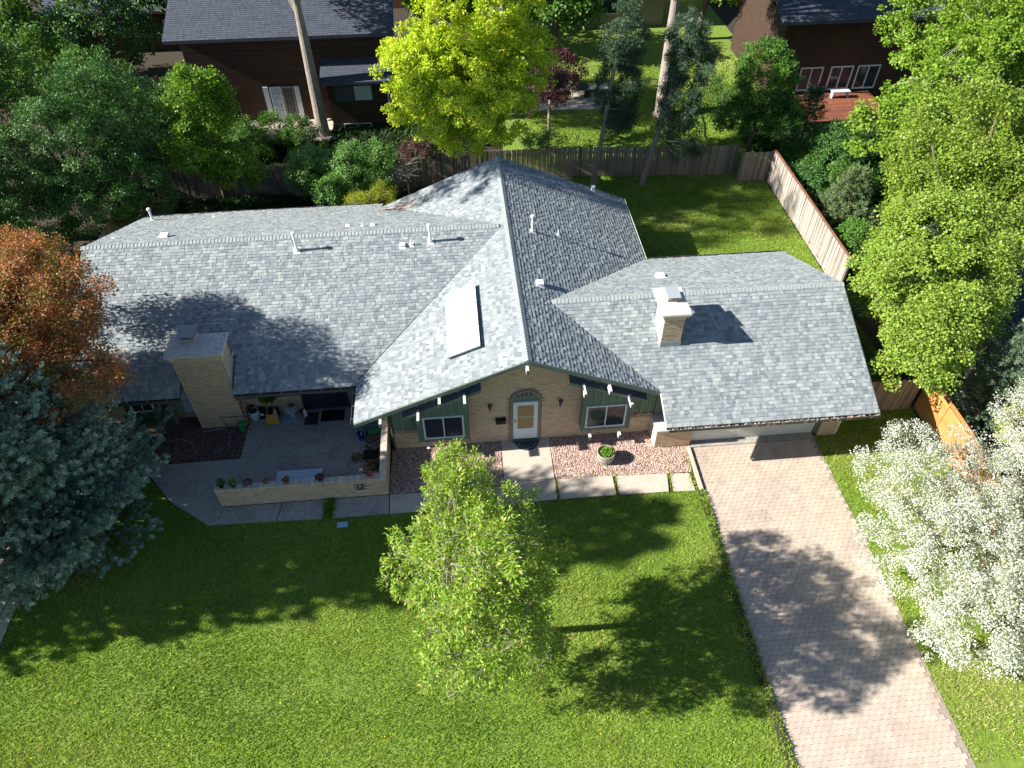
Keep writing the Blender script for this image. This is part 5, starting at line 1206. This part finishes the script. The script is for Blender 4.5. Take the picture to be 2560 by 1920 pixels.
tree('broad_tree', 'dark green tree left of the french doors', (-16.8,24.2), [((-16.8,24.0,2.9),(1.9,1.6,2.0)), ((-18.8,23.2,2.6),(1.6,1.5,1.7))], 'leaf_green', nc=260, cr=.4, nl=90, L=.11, W_=.04, trunk=.12, seed=401)
tree('broad_tree', 'bushy green tree behind the large dark tree', (-22.4,25.0), [((-22.2,24.8,3.4),(2.6,2.2,2.5)), ((-25.6,27,3.6),(2.3,2.2,2.4))], 'leaf_green', nc=380, cr=.45, nl=85, L=.13, W_=.05, trunk=.14, seed=402)
tree('broad_tree', 'mid green tree in front of the far left house', (-24,33), [((-24,33,4.0),(3.4,2.4,2.8))], 'leaf_bluegreen', nc=230, cr=.55, nl=80, L=.16, W_=.06, trunk=.16, seed=403)
# right hand maples
tree('maple_tree', 'big round yellow green maple beside the garage roof', (17.2,3.2), [((15.5,2.5,5.2),(2.4,2.8,2.6)), ((14.6,.5,4.2),(1.6,1.7,1.6)), ((17.3,5.2,6.2),(2.7,2.7,2.5)), ((14.8,3.0,4.4),(1.8,1.8,1.7)), ((14.3,-.3,3.2),(1.3,1.2,1.0)), ((18.6,7.4,7),(3.0,2.4,2.4))],
     'leaf_maple', nc=1000, cr=.46, nl=150, L=.095, W_=.042, trunk=.24, seed=31, shell=.62, limbs=14)
tree('lime_tree', 'tall lime green tree with pale branches behind the maple', (24.0,16.5), [((22.6,13.8,6.2),(3.3,3.0,3.2)), ((25.0,16.0,8.2),(3.8,3.4,3.4)), ((20.2,14.4,4.6),(2.2,2.0,2.0))],
     'leaf_lime', nc=620, cr=.42, nl=90, L=.15, W_=.06, trunk=.26, bark='bark_pale', seed=32, shell=.5, twigs=180, limbs=16)
tree('lime_tree', 'lime green tree rising behind the red deck', (27.0,24.0), [((25.4,22.0,6.6),(3.2,3.0,3.4)), ((28,22,8),(3.4,3.2,3.5))], 'leaf_lime', nc=420, cr=.45, nl=85, L=.16, W_=.065, trunk=.24, bark='bark_pale', seed=33, shell=.5, twigs=100, limbs=12)
# white blossom trees
tree('blossom_tree', 'white blossoming tree right of the driveway covering the lawn edge', (14.2,-7.2), [((12.9,-4.4,2.4),(2.7,1.6,1.2)), ((12.4,-7.1,2.3),(2.7,2.1,1.4)), ((12.8,-9.5,2.1),(2.6,1.7,1.4)), ((14.8,-7.6,2.9),(2.2,2.6,1.5))],
     'blossom', nc=860, cr=.31, nl=125, L=.055, W_=.022, trunk=.14, seed=41, shell=.3, limbs=16, twigs=300, flat_=.6, drop=0)
tree('blossom_tree', 'second white blossoming tree beyond the orange fence', (17.9,-4.4), [((17.2,-3.6,3.0),(1.7,2.0,1.4)), ((16.4,-5.4,2.9),(1.8,1.8,1.4)), ((18.6,-6.0,3.2),(2.2,2.2,1.7))],
     'blossom', nc=560, cr=.33, nl=140, L=.055, W_=.022, trunk=.14, seed=42, shell=.45, limbs=14, twigs=200, flat_=.6, drop=0)
tree('yellow_shrub', 'round yellow green bush behind the white blossom', (18.0,-2.6), [((17.9,-2.4,1.8),(1.1,.9,.8)), ((19.0,-3.0,1.8),(1.2,1.0,.8))], 'leaf_yellow', nc=130, cr=.33, nl=130, L=.08, W_=.035, trunk=.06, seed=43, shell=.5, cat='shrub')
conifer('young_pine', 'young pale green pine beside the dark roof at the right edge', (17.3,-.8), 4.9, 1.25, 'needle_pale', z0=.4, nb=70, seed=44, L=.15, W_=.013, dens=75, trunk=.08, droop=-.25, tuft_r=.2)
conifer('young_pine', 'bushy yellow green pine behind the sunlit side fence', (17.5,12.4), 3.4, 1.6, 'needle_pine', z0=.3, nb=60, seed=45, L=.16, W_=.014, dens=75, trunk=.08, droop=-.3, tuft_r=.2)
tree('shrub', 'dark blue green shrub in front of the lime tree', (18.9,18.5), [((18.8,17.4,1.9),(1.5,1.5,1.5))], 'leaf_bluegreen', nc=120, cr=.35, nl=90, L=.1, W_=.03, trunk=.06, seed=46, cat='shrub')
conifer('young_pine', 'dark young pine near the red deck', (18.4,20.6), 3.8, 1.2, 'needle_green', z0=.3, nb=50, seed=47, L=.15, W_=.013, dens=70, trunk=.08, droop=-.2, tuft_r=.2)
# golden tree behind the gable
tree('golden_tree', 'bright golden green tree behind the top of the gable', (-.4,19.9), [((-1.2,15.3,5.0),(1.9,1.1,1.2)), ((-3.6,16.8,5.6),(1.6,1.3,1.4)), ((0.7,15.7,5.4),(1.4,1.1,1.2)), ((-1.2,17.9,6.0),(2.8,2.2,2.3)), ((-3.3,18.8,6.6),(2.0,1.9,1.9)), ((1.0,18.6,6.6),(2.3,2.1,2.2)), ((-.9,16.6,4.6),(1.6,1.1,1.2)), ((-.6,19.5,9.0),(3.2,2.8,2.6))],
     'leaf_golden', nc=900, cr=.38, nl=105, L=.13, W_=.055, trunk=.2, seed=51, shell=.45, twigs=60)
tree('plum_tree', 'dark purple leaved tree right of the golden tree', (3.6,22.2), [((3.4,22.4,3.6),(1.6,1.4,1.5)), ((4.6,24.2,3.6),(1.6,1.5,1.5))], 'leaf_purple', nc=190, cr=.33, nl=70, L=.1, W_=.04, trunk=.1, bark='bark_pale', seed=52, shell=.3, twigs=60)
tree('plum_tree', 'small purple leaved bush left of the golden tree', (-3.6,19.6), [((-3.8,19.6,1.7),(1.3,1.0,1.0))], 'leaf_purple', nc=90, cr=.28, nl=60, L=.08, W_=.03, trunk=.06, seed=53, shell=.3, twigs=30, cat='shrub')
tree('hedge_shrub', 'small green shrub at the fence under the plum tree', (3.4,20.0), [((3.2,20.1,1.4),(1.6,.6,.8))], 'leaf_shrub', nc=80, cr=.3, nl=80, L=.08, W_=.03, trunk=.05, seed=54, cat='shrub')
# left background trees
tree('broad_tree', 'large dark green bushy tree behind the left wing', (-21.0,17.0), [((-20.4,16.2,4.4),(3.0,2.6,2.7)), ((-18.6,17.6,5.2),(2.6,2.4,2.7)), ((-22.6,15.0,3.8),(2.3,2.1,2.2)), ((-17.6,15.4,3.0),(1.9,1.4,1.8)), ((-19.6,14.4,2.4),(2.3,1.6,1.8)), ((-22.4,12.8,2.3),(2.2,1.8,1.9))],
     'leaf_bluegreen', nc=1050, cr=.38, nl=120, L=.105, W_=.033, trunk=.22, seed=61, shell=.5, twigs=60)
tree('broad_tree', 'green tree at the left picture edge behind the copper tree', (-24.5,12.6), [((-23.6,13.4,3.6),(2.0,2.3,2.2)), ((-24.6,11.0,3.2),(2.0,2.0,2.0))], 'leaf_green', nc=330, cr=.4, nl=110, L=.11, W_=.04, trunk=.2, seed=62)
tree('broad_tree', 'dark tree in the far upper left corner', (-28,22), [((-27.4,22,5.2),(3.4,3,3.4))], 'leaf_green', nc=320, cr=.5, nl=90, L=.14, W_=.05, trunk=.22, seed=63)
tree('ash_tree', 'bright green drooping tree left of the french doors', (-14.6,18.6), [((-13.9,17.8,5.6),(1.7,1.4,1.7)), ((-14.7,17.0,3.6),(1.4,1.1,1.5)), ((-13.0,16.8,2.8),(1.4,.9,1.3))], 'leaf_bright', nc=330, cr=.36, nl=95, L=.13, W_=.045, trunk=.14, seed=64, shell=.4, twigs=50)
for (nm, lb, bs, bl, lf, k, sd) in (
    ('lilac_shrub', 'glossy green shrub left of the pale brown twiggy bush', (-9.7,17.6), [((-9.6,17.6,1.9),(1.3,1.1,1.5))], 'leaf_shrub', 170, 71),
    ('lilac_shrub', 'largest sunlit green shrub behind the left roof', (-7.1,17.0), [((-7.3,16.9,2.1),(1.3,1.2,1.6)), ((-6.0,17.2,2.1),(1.1,1.1,1.5))], 'leaf_shrub', 280, 72),
    ('lilac_shrub', 'lower dark green shrub left of the largest shrub', (-8.6,15.9), [((-8.5,15.9,1.4),(.8,.7,1.2))], 'leaf_shrub', 100, 73),
    ('barberry_shrub', 'low yellow green bush behind the back eave', (-6.4,14.9), [((-6.9,14.8,1.4),(.9,.6,.8)), ((-5.8,14.9,1.5),(.8,.6,.9))], 'leaf_yellow', 150, 74),
    ('garden_shrub', 'dark shrub below the french doors', (-12.2,23.6), [((-12.6,23.4,1.3),(1.7,1.2,1.2)), ((-10.6,22.6,1.3),(1.3,1.1,1.2))], 'leaf_green', 220, 75),
    ('garden_shrub', 'dark shrub behind the fence left of the glossy shrubs', (-14.0,22.0), [((-13.8,21.6,1.5),(1.5,1.3,1.4))], 'leaf_green', 150, 76)):
    tree(nm, lb, bs, bl, lf, nc=k, cr=.30, nl=85, L=.085 if lf != 'leaf_yellow' else .05, W_=.03 if lf != 'leaf_yellow' else .017, trunk=.05, seed=sd, shell=.45, cat='shrub', stems=3, twigs=15)
for (bx_, by_, hh, ra, lf_, lb_, sd_) in SHR:
    tree('garden_shrub', lb_, (bx_,by_), [((bx_,by_,hh*.62),(ra,ra,hh*.6))], lf_, nc=int(95*ra), cr=.32, nl=85, L=.10, W_=.035, trunk=.05, seed=sd_, shell=.45, cat='shrub', stems=3)
# small bare twiggy bush
tb_ = empty('bare_bush', (-4.6, 16.6, 0), 'pale brown dead twiggy bush with a thin trunk near the back fence', 'bush'); mb = MB(); mb.tube([(-4.5,16.4,0),(-4.45,16.4,1.6),(-4.7,16.6,2.3)], [.06,.05,.04], 6)
rr = random.Random(5)
for i in range(170):
    a = rr.uniform(0, 6.28); e = rr.uniform(-.35, .9); L = rr.uniform(.5, 1.1); p0 = (-4.8+rr.gauss(0,.18), 16.7+rr.gauss(0,.15), 2.0+rr.gauss(0,.25)); q = (p0[0]+L*math.cos(a)*math.cos(e), p0[1]+L*math.sin(a)*math.cos(e)*.8, p0[2]+L*math.sin(e)*.8)
    m_p = tuple((p0[k]+q[k])/2+rr.uniform(-.08,.08) for k in range(3)); mb.tube([p0, m_p, q], [.012,.008,.004], 4, cap=False)
mb.build('branches', 'branch_dead', tb_)
# back lawn pines: bare trunks with thin hanging needles
def thin_pine(label, base, lean, H, blobs, seed):
    r = empty('pine_tree', (base[0], base[1], 0), label, 'pine', 'thin pines in the back yard'); g = np.random.default_rng(seed); rr = random.Random(seed)
    mb = MB(); T1 = (base[0]+lean[0], base[1]+lean[1], H)
    pts = [(base[0]+lean[0]*t+rr.uniform(-.04,.04), base[1]+lean[1]*t+rr.uniform(-.04,.04), H*t) for t in (0,.15,.35,.55,.75,1)]
    mb.tube(pts, [.17,.14,.125,.11,.08,.03], 9)
    PP, dd, idx, CC, t, g2 = crown_pts(blobs, 190, .34, 110, .15, -1, seed, .8)
    for i in range(34):
        q = Vector(CC[rr.randrange(len(CC))]); z = min(H*.98, max(.3*H, q.z+rr.uniform(-.3,.6))); u = z/H; p0 = Vector((base[0]+lean[0]*u, base[1]+lean[1]*u, z)); mb.tube([p0, p0.lerp(q,.5)+Vector((0,0,.12)), q], [.03,.018,.006], 4, cap=False)
    mb.build('trunk', 'bark_pale', r)
    k = 2; P2 = np.repeat(PP, k, 0)+g.normal(0, .03, (len(PP)*k, 3)); n = len(P2)
    leaves('crown', P2, np.repeat(dd, k, 0)+g.normal(0, .7, (n, 3)), g.normal(size=(n, 3)), .15*g.uniform(.6, 1.3, n), .014*g.uniform(.7, 1.3, n), g.random(n), 'needle_green', r)
thin_pine('left of two thin pines with pale bare trunks in the back yard', (5.65,18.05), (.9,.2), 9.0, [((6.6,18.4,5.4),(1.3,1.1,1.9)), ((6.8,18.4,3.7),(.9,.7,.8)), ((6.6,18.3,7.8),(1.1,1.0,1.6))], 81)
thin_pine('right of two thin pines with leaning trunk in the back yard', (8.40,17.8), (1.5,.5), 8.6, [((9.9,17.9,4.4),(1.3,1.0,1.6)), ((10.5,17.2,2.3),(.9,.6,.9)), ((10.2,18.5,6.4),(1.3,1.1,1.4)), ((9.9,18.3,7.9),(1.0,1.0,1.2))], 82)
tree('broad_tree', 'mid green tree over the far right corner of the back fence', (15.0,19.8), [((14.7,19.6,4.6),(1.8,1.7,2.3)), ((13.6,19.4,3.0),(1.2,.9,1.1)), ((15.9,18.8,3.2),(1.2,1.1,1.2))], 'leaf_green', nc=330, cr=.36, nl=100, L=.11, W_=.04, trunk=.12, seed=83, shell=.4, twigs=40)
tree('grey_shrub', 'grey green open shrub right of the big trunk behind the fence', (13.4,22.6), [((13.0,22.6,2.9),(1.5,1.3,1.6)), ((11.4,20.6,1.5),(1.1,.8,.9))], 'leaf_bluegreen', nc=170, cr=.33, nl=60, L=.09, W_=.026, trunk=.07, seed=84, shell=.3, twigs=60, cat='shrub', bark='bark_pale')
# big trunks of neighbours
def big_tree(label, base, top, r0, blobs, leaf, seed, nc=300):
    r = empty('old_tree', (base[0], base[1], 0), label, 'tree'); mb = MB()
    B = Vector((base[0], base[1], 0)); T_ = Vector(top); mb.tube([B, B+Vector((0,0,.3)), B.lerp(T_,.3), B.lerp(T_,.6), T_], [r0*1.6, r0*1.15, r0, r0*.85, r0*.5], 14)
    P, d, idx, CC, t, g = crown_pts(blobs, nc, .6, 90, .5, -.6, seed, .8); rr = random.Random(seed)
    for i in range(12): q = Vector(CC[rr.randrange(len(CC))]); p0 = B.lerp(T_, rr.uniform(.7,1)); mb.tube([p0, p0.lerp(q,.5)+Vector((0,0,.5)), q], [r0*.4, r0*.22, .03], 6, cap=False)
    mb.build('trunk', 'bark_pale', r); n = len(P); leaves('crown', P, d+g.normal(0,.5,(n,3)), np.array([0,0,1])+g.normal(0,.5,(n,3)), .16*g.uniform(.6,1.3,n), .06*g.uniform(.7,1.3,n), t, leaf, r)
big_tree('thick grey trunk rising before the dark brown house', (-9.9,25.5), (-10.1,26.3,8.5), .33, [((-11.5,27.5,11.5),(4,3.5,3))], 'leaf_green', 91)
big_tree('thick pale trunk standing on the bright lawn behind the fence', (11.4,26.0), (11.6,27.2,8), .38, [((12,28.5,11.5),(4,3.4,3))], 'leaf_green', 92)
# more distant trees above the picture top
k = 0
for (x, y, h, r_, lf, lb) in ((-30,33,7,3.6,'leaf_green','distant green tree at the top left'),(-20,39,8,3.4,'leaf_bluegreen','distant blue green tree left of the brown house roof'),(-2,38,7,3.2,'leaf_bright','distant bright tree between the far houses'),
    (6,36,7,2.8,'leaf_green','distant tree in front of the far tan house'),(17,38,8,3.4,'leaf_lime','distant lime tree right of the far tan house'),(31,38,8,3.8,'leaf_green','distant tree at the top right'),(38,27,8,3.8,'leaf_lime','distant lime tree at the right edge'),
    (-38,46,8,4,'leaf_green','far tree at the left horizon'),(-12,58,8,4,'leaf_bluegreen','far tree beyond the brick house'),(14,57,8,4,'leaf_green','far tree in the middle of the horizon'),(40,52,9,4.4,'leaf_green','far tree at the right horizon'),(-26,60,8,4,'leaf_lime','far lime tree near the road')):
    tree('distant_tree', lb, (x,y), [((x,y,h-2.4),(r_,r_,r_*.85)), ((x+r_*.5,y-.8,h-3.2),(r_*.6,r_*.6,r_*.5))], lf, nc=150, cr=.75, nl=70, L=.26, W_=.10, trunk=.22, seed=100+k, group='distant trees beyond the neighbouring gardens'); k += 1
